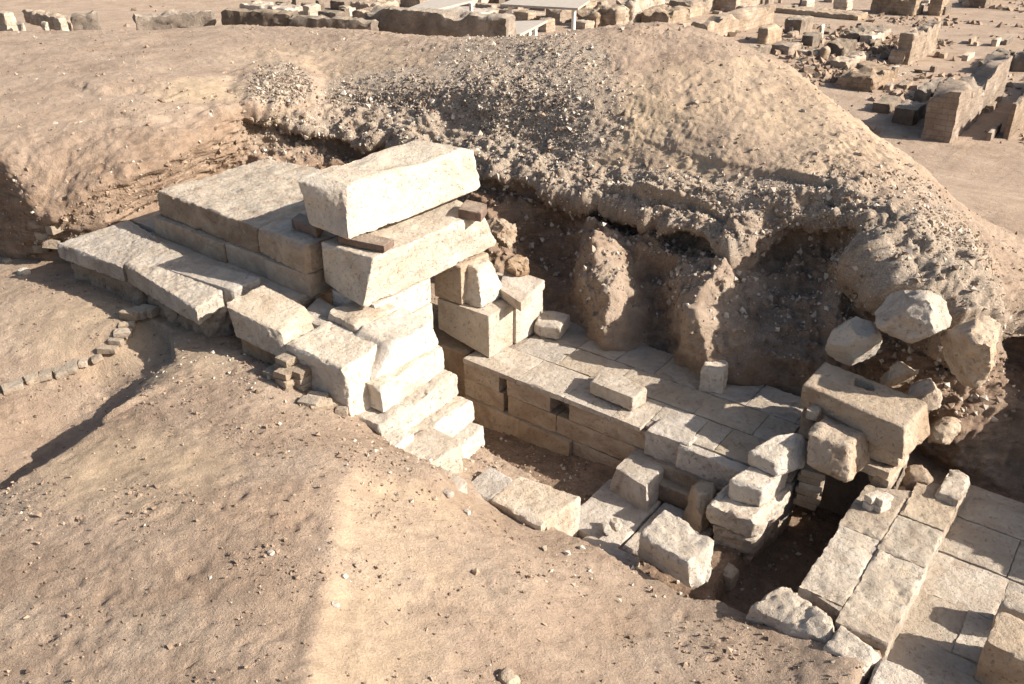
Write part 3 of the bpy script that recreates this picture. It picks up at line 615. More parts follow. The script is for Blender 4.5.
stone('wall_block', [(283,343,1.15),(345,370,1.12),(385,341,1.12),(330,320,1.14)], [W(-7.62,5.6,.2),W(-6.45,5.5,.2),W(-6.45,6.2,.2),W(-7.62,6.2,.2)], M_WHITE, 'tall bright wall block with a granular top, right of the brick stack', 'stone block', 'blocks along the front wall', r0=.045, rough=.025, chip=1.6)
stone('wall_block', q(1.13,(298,316),(331,332),(349,312),(318,297)), .5, M_STONE, 'low block between the front wall and the lintel', 'stone block', r0=.03, rough=.02)
stone('wall_block', [(325,311,1.22),(357,327,1.21),(400,306,1.22),(374,294,1.24)], .7, M_STONE, 'uneven block directly under the front end of the lintel', 'stone block', r0=.05, rough=.03, chip=1.6)
stone('wall_block', [(358,328,1.2),(392,346,1.17),(433,321,1.14),(402,307,1.2)], [W(-7.1,5.9,.82),W(-6.5,5.9,.82),W(-6.44,7.04,.82),W(-7.1,7.04,.82)], M_WHITE, 'broken bright block at the head of the stepped wall end', 'stone block', r0=.04, rough=.03, chip=1.6)
# stepped broken end of the front wall
sg = 'stepped courses at the broken wall end'
for (x0, x1, y0, y1, zt, zb, lab) in (
  (-7.4,-6.40,5.85,7.05,.84,.50,'highest tread of the stepped wall end, with a small square hole'),
  (-7.3,-6.20,5.62,7.06,.505,.215,'second step down of the stepped wall end'),
  (-7.2,-5.96,5.85,7.05,.21,-.085,'third step down of the stepped wall end'),
  (-7.0,-5.78,6.00,7.04,-.09,-.37,'fourth step of the stepped wall end, beside the pit'),
  (-6.9,-5.62,6.10,7.02,-.38,-.95,'lowest step of the stepped wall end at the pit floor')):
    k = dict(r0=.03, rough=.03, chip=1.7, low=.03, cut=.5)
    dx = .09
    stone('wall_block', [W(x0,y0,zt),W(x1+dx,y0,zt),W(x1,y1,zt),W(x0,y1,zt)], [W(x0,y0,zb),W(x1+dx+.03,y0,zb),W(x1+.02,y1,zb),W(x0,y1,zb)], M_WHITE, lab, 'stone block', sg, **k)
stone('wall_block', [W(-6.6,5.45,.40),W(-5.86,5.5,.38),W(-5.86,5.92,.38),W(-6.6,5.92,.40)], -.1, M_WHITE, 'bright low block half sunk in the sand at the front of the steps', 'stone block', r0=.04, rough=.02, chip=1.5)
stone('wall_block', [W(-5.95,5.62,.30),W(-5.45,5.68,.24),W(-5.45,6.25,.24),W(-5.95,6.25,.30)], -.2, M_STONE, 'flat grey topped block at the foot of the steps', 'stone block', r0=.03, rough=.02, chip=1.5)
stone('wall_block', [W(-5.84,5.5,.22),W(-5.0,5.62,.13),W(-5.05,5.85,.13),W(-5.84,5.8,.22)], -.3, M_GREY, 'thin course of grey masonry along the sand below the steps', 'stone block', r0=.015, rough=.012)
stone('wall_block', q(-.2,(464,489),(490,500),(517,480),(489,465)), -.9, M_GREY, 'short grey coping block left of the flat front slab', 'stone block', r0=.03, rough=.02)
stone('wall_block', [(489,499,-.2),(541,525,-.2),(582,497,-.2),(519,474,-.2)], -.95, M_STONE, 'flat pale slab at the front edge of the pit with a sunlit end', 'stone block', r0=.025, rough=.02, chip=1.3)
# right jamb of the doorway
stone('jamb_block', box(-7.6, -6.67, 8.27, 8.83, .68), [W(-7.6,8.27,.2),W(-6.67,8.27,.015),W(-6.67,8.83,.015),W(-7.6,8.83,.2)], M_STONE, 'big smooth jamb block jutting over the passage, right of the doorway', 'stone block', 'doorway jamb stones', r0=.015, rough=.008, chip=1.2)
stone('jamb_block', box(-7.66, -7.16, 8.285, 8.9, 1.262), .685, M_TAN, 'tan upper jamb block tucked under the lintel', 'stone block', 'doorway jamb stones', r0=.015, rough=.01)
stone('jamb_block', [W(-7.22,8.42,1.25),W(-6.98,8.42,1.25),W(-6.98,8.75,1.25),W(-7.22,8.75,1.25)], [W(-7.26,8.36,.69),W(-6.86,8.36,.69),W(-6.86,8.92,.69),W(-7.26,8.92,.69)], M_WHITE, 'rough upright stone propping the right end of the lintel', 'stone block', 'doorway jamb stones', r0=.06, rough=.03, chip=1.4, cut=.45)
stone('jamb_block', q(.83,(499,288),(521,303),(545,280),(505,267)), .69, M_STONE, 'flat capstone behind the upright propping stone', 'stone slab', 'doorway jamb stones', r0=.015, rough=.01)
stone('jamb_block', box(-7.5, -6.64, 8.845, 9.5, .685), 0.0, M_WHITE, 'bright jamb block below the flat capstone', 'stone block', 'doorway jamb stones', r0=.02, rough=.012)
stone('loose_block', [(535,322,.25),(560,327,.25),(571,313,.25),(541,309,.25)], 0.02, M_STONE, 'small loose block against the earth bank beside the doorway jamb', 'stone block', r0=.04, rough=.03)
# long back wall of the passage
pw = empty('passage_wall', (-5.5, 8.2, -1.1), 'long tan wall of fine masonry along the back of the passage, with a small square niche', 'stone wall')
for x0, x1, y0, z1, z0 in ((-7.0,-6.37,8.1,-.068,-.332),(-6.24,-5.52,8.1,-.068,-.332),(-5.22,-4.06,8.1,-.068,-.332),
   (-7.0,-6.3,8.11,-.335,-.62),(-6.22,-5.42,8.10,-.335,-.62),(-5.415,-4.05,8.105,-.335,-.62),(-7.0,-6.0,8.07,-.625,-1.15),(-5.99,-5.15,8.03,-.625,-1.15),(-5.14,-4.04,8.1,-.625,-1.15)):
    stone('block', box(x0, x1, y0, 8.5, z1), z0, M_TAN, parent=pw, r0=.007, rough=.016, chip=1.2)
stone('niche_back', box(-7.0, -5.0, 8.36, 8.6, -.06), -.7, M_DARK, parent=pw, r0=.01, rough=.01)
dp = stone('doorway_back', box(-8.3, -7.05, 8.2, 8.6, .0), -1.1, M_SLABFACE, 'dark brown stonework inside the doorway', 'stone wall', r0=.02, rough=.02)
# pavement above the passage wall
pv = bpy.data.objects.new('pavement', None); COL.objects.link(pv); pv.location = (-4.5, 9, -.1); pv['kind'] = 'structure'
rp = random.Random(11)
for y0, y1, x0, x1, step in ((8.06,8.72,-6.98,-4.15,.95),(8.73,9.28,-6.6,-2.62,.9),(9.29,9.95,-6.9,-2.3,.8),(8.15,8.72,-3.55,-2.72,.42),(8.3,8.72,-4.14,-3.56,.6)):
    x = x0
    while x < x1 - .15:
        xe = min(x1, x + step * (.7 + .6 * rp.random()))
        if x1 - xe < .25: xe = x1
        j = [rp.uniform(-.012, .012) for _ in range(4)]
        stone('paving_slab', [W(x+.002,y0+j[0]*.3,.01+j[1]*.8),W(xe-.002,y0+j[1]*.3,.01+j[2]*.8),W(xe-.002+j[0],y1+j[2]*.3-.003,.01+j[3]),W(x+.002+j[1],y1+j[3]*.3-.003,.01+j[0])], -.065 if y1 < 8.73 and x < -4.2 else -.32, M_PAVE if rp.random() < .75 else M_GREY, parent=pv, r0=.007, rough=.018, chip=1.8, cut=.6)
        x = xe
stone('bedding', [W(-6.95,8.1,-.012),W(-2.3,8.2,-.012),W(-2.3,9.9,-.012),W(-6.95,9.9,-.012)], -.06, M_FILL, parent=pv, r0=.004, rough=.006, res=.06, cut=0)
stone('wall_block', q(.23,(590,381),(633,398),(648,388),(603,366)), .025, M_STONE, 'upper course block left standing on the edge of the passage wall, bright right end', 'stone block', r0=.02, rough=.012)
stone('wall_block', q(.035,(645,430),(690,445),(698,436),(660,416)), -.34, M_GREY, 'sunlit edge block of the pavement above the sunken court', 'stone block', r0=.03, rough=.02)
stone('wall_block', box(-3.62, -2.75, 8.0, 8.14, .0), -.34, M_GREY, 'shaded edge stones of the pavement, left of the tall broken pier', 'stone block', r0=.03, rough=.02)
# sunken court
stone('wall_block', [(615,468,-.33),(646,487,-.33),(667,464,-.33),(638,446,-.33)], [(607,492,-.7),(648,518,-.7),W(-3.75,8.15,-.7),W(-4.3,8.15,-.7)], M_GREY, 'dark squared block standing in the corner of the sunken court', 'stone block', r0=.03, rough=.02)
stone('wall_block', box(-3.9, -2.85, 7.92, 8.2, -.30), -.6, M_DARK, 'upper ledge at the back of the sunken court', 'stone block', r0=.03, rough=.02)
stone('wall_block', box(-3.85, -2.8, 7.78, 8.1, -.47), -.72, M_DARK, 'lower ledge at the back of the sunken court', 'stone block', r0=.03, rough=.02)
cf = bpy.data.objects.new('court_floor', None); COL.objects.link(cf); cf.location = (-3.5, 7, -.8); cf['kind'] = 'structure'
for b in ((-4.35,-3.62,6.7,7.75),(-3.59,-2.9,6.75,7.76),(-4.0,-3.3,6.1,6.68)):
    stone('floor_slab', box(*b, -.66 if b[3] > 7 else -.62), -.9, M_GREY, parent=cf, r0=.02, rough=.015)
stone('loose_block', [(639,534,-.07),(687,564,-.08),(717,541,-.03),(664,507,-.02)], [(637,557,-.42),(691,590,-.42),(709,583,-.42),W(-3.2,7.0,-.42)], M_WHITE, 'big squared white block at the edge of the sand, rough top, smooth bright side', 'stone block', r0=.04, rough=.03, chip=1.3, cut=.4)
stone('loose_stone', q(-.5,(598,527),(608,532),(613,525),(604,519)), -.62, M_GREY, 'small grey stone on the court floor slab', 'stone', r0=.05, rough=.03, res=.02)
stone('loose_stone', q(-.5,(608,521),(618,526),(624,522),(612,512)), -.62, M_WHITE, 'small white shard on the court floor slab', 'stone', r0=.05, rough=.03, res=.02)
stone('wall_block', q(-.2,(682,490),(704,505),(722,482),(700,474)), -.75, M_DARK, 'rounded dark stone between court and broken pier', 'stone block', r0=.12, rough=.04)
# broken pier left of the burial chamber
pg = 'stones of the broken pier'
stone('pier_stone', [(747,452,.32),(776,461,.3),(806,431,.44),(772,436,.44)], [(746,464,.13),(778,479,.12),(806,467,.13),(776,448,.13)], M_WHITE, 'wedge shaped stone on top of the broken pier, bright right face', 'stone block', pg, r0=.05, rough=.03, chip=1.4, cut=.5)
stone('pier_stone', [(729,479,.12),(763,490,.11),(790,468,.12),(748,464,.12)], -.16, M_WHITE, 'rounded bright stone under the wedge shaped top of the pier', 'stone block', pg, r0=.05, rough=.025, chip=1.4, cut=.5)
stone('pier_stone', [W(-2.92,7.35,-.13),W(-2.36,7.45,-.16),W(-2.26,8.75,-.16),W(-2.9,8.75,-.13)], [W(-2.96,7.4,-.42),W(-2.36,7.5,-.45),W(-2.3,8.75,-.45),W(-2.9,8.75,-.42)], M_STONE, 'broad middle stone of the broken pier', 'stone block', pg, r0=.06, rough=.04, chip=1.5, cut=.6)
stone('pier_stone', [W(-2.85,7.42,-.42),W(-2.36,7.5,-.45),W(-2.28,8.8,-.45),W(-2.9,8.8,-.42)], [W(-2.85,7.5,-.78),W(-2.42,7.6,-.8),W(-2.34,8.8,-.8),W(-2.9,8.8,-.8)], M_STONE, 'narrow lower stone of the broken pier', 'stone block', pg, r0=.06, rough=.04, chip=1.5, cut=.6)
stone('pier_stone', [W(-2.95,7.5,-.78),W(-2.42,7.58,-.8),W(-2.34,8.8,-.8),W(-2.9,8.8,-.8)], [W(-2.95,7.6,-1.15),W(-2.5,7.7,-1.15),W(-2.4,8.8,-1.15),W(-2.9,8.8,-1.15)], M_TAN, 'undercut base stone of the broken pier', 'stone block', pg, r0=.08, rough=.045, chip=1.6)
stone('pier_stone', q(-.35,(707,500),(733,514),(742,503),(718,488)), -.8, M_DARK, 'dark stone leaning on the court side of the pier', 'stone block', r0=.06, rough=.04)
stone('loose_stone', q(-.72,(715,569),(732,578),(740,568),(725,559)), -1.0, M_TAN, 'small brown stone at the foot of the pier', 'stone', r0=.05, rough=.03)
# blocks over the burial chamber
stone('bridging_block', [(807,434,.56),(848,447,.56),(867,430,.58),(823,412,.6)], [(807,468,.2),(850,485,.19),(871,458,.22),W(-2.2,8.9,.2)], M_TAN, 'rounded block bridging the dark chamber mouth', 'stone block', r0=.07, rough=.03, chip=1.3, low=.05, cut=.35)
stone('loose_slab', q(.62,(828,411),(852,420),(858,411),(832,402)), .56, M_STONE, 'thin flake lying between the bridging block and the slotted slab', 'stone slab', r0=.02, rough=.015, res=.02)
stone('loose_slab', q(.62,(806,410),(818,413),(823,407),(812,403)), .5, M_STONE, 'tiny flake on the left shoulder of the bridging block', 'stone slab', r0=.02, rough=.015, res=.02)
def slotted(top, bot, **k):
    V, fs = hexa(top, bot, **k)
    a, b = pixels(V); m = (a > 855) & (a < 873) & (b > 378 + (a - 855) * .35) & (b < 385 + (a - 855) * .35) & (V[:, 2] > .72)
    V[m, 2] -= .14; return V, fs
Vs, fs = slotted([(802,384,.8),(905,429,.8),(929,402,.8),(825,361,.8)], [(800,405,.5),(903,462,.46),(931,435,.46),W(-2.55,9.4,.46)], r0=.025, rough=.016, chip=1.4)
tag(mesh_obj('slotted_slab', Vs, fs, M_TAN), 'thick flat slab with a rectangular slot in its top, on the right hand stack', 'stone slab', 'stack beside the burial chamber')
stone('stack_block', [W(-1.98,8.75,.455),W(-1.36,8.78,.455),W(-1.33,9.5,.455),W(-1.98,9.5,.455)], .215, M_TAN, 'second block down in the stack below the slotted slab', 'stone block', 'stack beside the burial chamber', r0=.03, rough=.025, chip=1.5)
stone('stack_block', [W(-2.0,8.68,.21),W(-1.4,8.66,.21),W(-1.36,9.5,.21),W(-2.0,9.5,.21)], .08, M_TAN, 'thin third course in the stack below the slotted slab', 'stone slab', 'stack beside the burial chamber', r0=.03, rough=.025, chip=1.5)
stone('stack_block', [W(-1.62,8.72,.075),W(-1.38,8.7,.075),W(-1.36,9.4,.075),W(-1.7,9.4,.075)], -.1, M_STONE, 'crumbling bottom stone of the stack beside the white bricks', 'stone block', 'stack beside the burial chamber', r0=.04, rough=.03, chip=1.6)
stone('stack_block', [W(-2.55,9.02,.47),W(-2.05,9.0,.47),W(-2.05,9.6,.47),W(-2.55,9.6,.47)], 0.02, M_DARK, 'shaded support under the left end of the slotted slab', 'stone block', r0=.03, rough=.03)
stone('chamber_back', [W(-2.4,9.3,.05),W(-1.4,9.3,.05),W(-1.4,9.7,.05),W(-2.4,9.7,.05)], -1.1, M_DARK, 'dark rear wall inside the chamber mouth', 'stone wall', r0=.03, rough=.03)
# right hand wall, two rows of slabs, and the lower floor
rw = empty('chamber_wall', (-1.15, 7.6, -.3), 'broad low wall of two rows of worn slabs, right of the burial chamber', 'stone wall')
for xa, xb, ys_ in ((-1.62,-1.19,(6.62,7.75,8.62)),(-1.185,-.72,(6.4,7.6,8.3,9.1))):
    for y0, y1 in zip(ys_[:-1], ys_[1:]):
        dz = random.uniform(-.012, .012)
        stone('block', [W(xa+.03*random.random(),y0+.002,dz),W(xb+.01,y0+.002,dz),W(xb+.01+.02*random.random(),y1-.002,-dz),W(xa+.02,y1-.002,-dz)], -1.1 if xa < -1.3 else -.3, M_PAVE, parent=rw, r0=.010, rough=.026, chip=1.8, cut=.6)
stone('joint_fill', [W(-1.57,6.66,-.02),W(-.74,6.45,-.02),W(-.74,9.05,-.02),W(-1.57,8.6,-.02)], -.25, M_FILL, parent=rw, r0=.004, rough=.006, res=.06, cut=0)
stone('wall_block', box(-.93, -.7, 8.8, 9.35, .1), -.3, M_STONE, 'end block of the low wall below the dark earth cut', 'stone block', r0=.04, rough=.03)
stone('wall_block', [(822,646,-.03),(862,672,-.01),(884,655,.02),(842,622,.02)], -.6, M_STONE, 'worn pale block between the ragged stone and the flat block of the low wall', 'stone block', r0=.04, rough=.035, chip=1.6)
lf = bpy.data.objects.new('lower_floor', None); COL.objects.link(lf); lf.location = (0, 7.5, -.3); lf['kind'] = 'structure'
for y0, y1, ofs in ((5.6,6.3,.1),(6.31,6.95,.3),(6.96,7.6,0),(7.61,8.3,.25),(8.31,9.0,.1),(9.01,9.7,.35)):
    x = -.735
    while x < 1.6:
        xe = x + .45 + .35 * rp.random() + (ofs if x < -.6 else 0)
        stone('floor_slab', box(x + .002, xe - .002, y0, y1, -.27 + rp.uniform(-.012, .012)), -.5, M_PAVE, parent=lf, r0=.007, rough=.02, chip=1.8, res=.035, cut=.6); x = xe
stone('bedding', box(-.72, 1.6, 5.65, 9.65, -.284), -.5, M_FILL, parent=lf, r0=.004, rough=.006, res=.06, cut=0)
stone('broken_block', [(748,606,-.12),(828,643,-.08),(838,621,-.03),(783,580,.02)], -.7, M_WHITE, 'ragged pale stone closing the near end of the burial chamber', 'stone block', r0=.07, rough=.05, chip=1.4, low=.03, lsc=3, cut=.5)
stone('wall_block', q(-.02,(866,684),(912,708),(926,676),(882,655)), -.4, M_STONE, 'flat block at the near end of the low wall, at the bottom picture edge', 'stone block', r0=.03, rough=.02)
stone('loose_block', [(986,641,.2),(1050,672,.2),(1066,640,.2),(999,609,.2)], -.27, M_TAN, 'tan block on the lower floor at the right picture edge, casting a long shadow', 'stone block', r0=.03, rough=.025, chip=1.5)
stone('loose_block', q(.08,(1000,603),(1040,620),(1052,603),(1010,588)), -.27, M_STONE, 'smaller block just behind the tan block on the lower floor', 'stone block', r0=.04, rough=.025)
# boulders of the earth bank
def boulder(name, px, py, z, sx, sy, sz, yaw, tilt, mat, label, r0=.1, rough=.05, low=.06, taper=.75, roll=0, group=None, cut=1.9):
    c = at(px, py, z)
    R = (Matrix.Rotation(yaw, 3, 'Z') @ Matrix.Rotation(tilt, 3, 'X') @ Matrix.Rotation(roll, 3, 'Y'))
    def cs(s, k): return [as_w(c + np.array(R @ Vector((a * sx / 2 * k, b * sy / 2 * k, s * sz / 2)))) for a, b in ((-1,-1),(1,-1),(1,1),(-1,1))]
    return stone(name, cs(1, taper), cs(-1, 1), mat, label, 'boulder', group, r0=r0 * .9, cut=cut, rough=rough, low=low, chip=1.4)
bg = 'fallen boulders on the earth bank'
boulder('boulder', 856, 340, 1.0, .62, .62, .52, .5, .25, M_WHITE, 'white faceted boulder behind the slotted slab', r0=.06, rough=.03, group=bg)
boulder('boulder', 909, 314, 1.52, .85, .6, .58, -.1, .2, M_STONE, 'large pale boulder to the upper right of the white one', r0=.08, rough=.04, roll=-.2, group=bg)
boulder('boulder', 967, 348, 1.35, .62, .7, .7, .3, .3, M_TAN, 'brown boulder caked with grey gravel, rightmost of the fallen boulders', r0=.1, rough=.05, roll=.25, group=bg)
boulder('boulder', 899, 374, .8, .45, .5, .4, .4, 0, M_TAN, 'tan broken boulder right behind the slotted slab', r0=.07, rough=.04, group=bg)
boulder('boulder', 923, 394, .62, .42, .5, .5, .2, .1, M_TAN, 'tan lump with a round hole beside the slotted slab', r0=.09, rough=.04, group=bg)
boulder('boulder', 942, 430, .2, .4, .45, .38, .7, 0, M_TAN, 'low lump at the right foot of the stack', r0=.1, rough=.05, group=bg)
boulder('boulder', 917, 480, -.05, .4, .4, .3, .2, 0, M_SLABFACE, 'reddish stone in the shade below the stack', r0=.06, rough=.03, group=bg)
boulder('loose_block', 714, 376, .18, .34, .32, .36, .25, 0, M_WHITE, 'small squared pale block standing in the shade on the pavement', r0=.03, rough=.025, taper=.88, cut=.6, low=.02)
boulder('boulder', 519, 265, .95, .5, .4, .35, .2, .2, M_SLABFACE, 'dark earth caked lump on the bank behind the capstone', r0=.12, rough=.07)
boulder('boulder', 497, 235, 1.15, .7, .5, .5, .5, .2, M_SLABFACE, 'brown crumbling lump behind the right end of the lintel', r0=.12, rough=.08)
# small stones and mudbricks
def brick(p, yaw, mat, label, group, L=.25, Wd=.125, Hh=.085, tx=0, ty=0):
    R = Matrix.Rotation(yaw, 3, 'Z') @ Matrix.Rotation(tx, 3, 'X') @ Matrix.Rotation(ty, 3, 'Y')
    def cs(s): return [as_w(np.array(p) + np.array(R @ Vector((a * L / 2, b * Wd / 2, (s + 1) * Hh / 2)))) for a, b in ((-1,-1),(1,-1),(1,1),(-1,1))]
    return stone('mudbrick', cs(1), cs(-1), mat, label, 'brick', group, r0=.008, rough=.006, res=.02, chip=1.0, cut=.9)
bp = np.array([-7.32, 5.40, .73])
for dx, dy, k, yw in ((0,-.02,0,.1),(.02,-.01,1,-.05),(-.01,0,2,.12),(-.24,.0,0,.0),(-.235,.02,1,.1),(-.12,.15,0,0.05),(-.12,.15,1,-.05),(-.13,.14,2,.1),(-.10,.15,3,.0),(.1,.16,0,.1),(.1,.16,1,.0),(.1,.15,2,.1)):
    brick(bp + np.array([dx, dy * .8 - .04, -.03 + .088 * k]), 1.57 + yw, M_BRICK, 'grey brown mudbrick in the small stack against the front wall', 'mudbricks stacked by the front wall', L=.2, Wd=.2 if dx else .2)
for px, py, yw, tx in ((318,399,.5,.1),(330,396,.2,-.1),(322,407,.9,.2),(336,404,2.4,.2),(343,411,2.3,-.15),(310,404,.4,.1)):
    p = ground_at(px, py, .7); brick(p + np.array([0, 0, -.015]), yw, M_BRICK, 'grey brown mudbrick fallen flat beside the tall bright wall block', 'fallen mudbricks by the front wall', tx=tx, L=.24, Wd=.14)
line = np.array([(-8,397),(6,391),(18,386),(33,380),(47,377),(60,372),(71,368),(84,364),(97,359),(108,350),(117,343),(124,334),(129,326),(131,318)], float)
for k, (px, py) in enumerate(line):
    p = ground_at(px + random.uniform(-1.5, 1.5), py + random.uniform(-1, 1), .4); brick(p + np.array([0, 0, random.uniform(-.035, -.015)]), -.35 + random.uniform(-.25, .25) + (1.0 if k > 8 else 0), M_BRICK, 'grey mudbrick in the curved line of bricks across the sand', 'line of mudbricks on the sand', tx=random.uniform(-.3, .3), ty=random.uniform(-.15, .15), L=random.uniform(.16, .27), Wd=random.uniform(.10, .16), Hh=.08)
for k in range(3):
    p = ground_at(132, 320, .5); brick(p + np.array([.04 * k, .1 * k, .02]), .3, M_BRICK, 'grey mudbrick in the cluster ending the curved line', 'cluster of mudbricks on the sand', L=.25, Wd=.16, Hh=.12)
bk = at(50, 240, 1.0)
for k, (px, py, z) in enumerate(((40,228,1.15),(46,238,.98),(44,252,.72),(52,248,.86),(57,232,1.12))):
    brick(at(px, py, z), .4 + 1.3 * random.random(), M_BRICK, 'crumbling mudbrick at the far left end of the front wall', 'mudbricks at the left wall end', L=.24, Wd=.16, Hh=.13, tx=random.uniform(-.3, .3), ty=random.uniform(-.3, .3))
b0 = at(806, 503, -.42)
for k in range(6):
    brick(b0 + np.array([.02 * (k % 2), 0, .085 * k]), .1 + .1 * (k % 2), M_BRICK, 'grey brown mudbrick in the prop stack left of the chamber mouth', 'mudbricks propping the bridging block', L=.26, Wd=.2)
b1 = at(871, 507, .0)
for dx, k in ((0,0),(0,1),(.1,0),(.1,1)):
    brick(b1 + np.array([dx, dx * .3, .09 * k]), 1.2, M_WHITE, 'whitish brick in the small pile right of the chamber mouth', 'whitish bricks by the stack', L=.18, Wd=.1)
lab = ['small whitish stone on the sand near the left wall end', 'flat whitish stone in the sand at far left', 'white pebble in the sand gully', 'white stone beside the sand gully', 'reddish stone near the bottom edge of the sand', 'pale stone left of the pit slab', 'white stone on the sand slope above the gully', 'pale stone near the stepped wall end']
for k, (px, py, s, m) in enumerate(((24,273,.16,M_WHITE),(8,262,.12,M_STONE),(345,576,.04,M_WHITE),(335,605,.05,M_WHITE),(508,680,.14,M_SLABFACE),(467,512,.06,M_WHITE),(271,553,.05,M_WHITE),(448,494,.09,M_GREY))):
    p = ground_at(px, py, .4)
    o = stone('loose_stone', [as_w(p + np.array([a * s * .6, b * s * .5, s * .45])) for a, b in ((-1,-1),(1,-1),(1,.8),(-.8,1))], [as_w(p + np.array([a * s * .7, b * s * .6, -s * .3])) for a, b in ((-1,-1),(1,-1),(1,1),(-1,1))], m, lab[k], 'stone', r0=s * .25, rough=s * .12, res=s / 5)
# ------------------------------------------------------------------ ruins on the plain behind the hill
def solve(f, target, lo, hi):
    for _ in range(40):
        m = (lo + hi) / 2
        if f(m) < target: lo = m
        else: hi = m
    return (lo + hi) / 2
def pxof(x, y, z):
    a, b = pixels(np.array([[x, y, z]])); return float(a[0]), float(b[0])
def ruin(name, lx, cx, rx, by, ty, mat, label, cat='ruined wall', group=None, zg=PLAIN, r0=.05, rough=.10, parent=None, maxlen=30, zlift=0):
    """box whose near bottom corner stands at pixel (cx, by); -X face reaches lx, +Y face reaches rx, top at ty"""
    c = at(cx, by, zg)
    lx_ = solve(lambda L: -pxof(c[0] - L, c[1], zg)[0], -lx, .1, maxlen)
    ly_ = solve(lambda L: pxof(c[0], c[1] + L, zg)[0], rx, .1, maxlen)
    h = solve(lambda H: -pxof(c[0], c[1], zg + H)[1], -ty, .05, 12)
    x0, x1, y0, y1 = c[0] - lx_, c[0], c[1], c[1] + ly_
    tp = [W(x0, y0, zg + h), W(x1, y0, zg + h), W(x1, y1, zg + h), W(x0, y1, zg + h)]
    res = max(.10, max(lx_, ly_, h) / 40)
    return stone(name, tp, zg - .15 + zlift, mat, label, cat, group, r0=min(r0, .2 * min(lx_, ly_, h)), rough=min(rough, .15 * min(lx_, ly_, h)), res=res, chip=1.5, low=min(.1, .1 * h), lsc=.8, parent=parent, jag=0 if mat is M_SHEET else (.38 if max(lx_, ly_) > 1.8 else .08))
D_, P_, R_ = M_RUINDARK, M_RUINPALE, M_RUIN
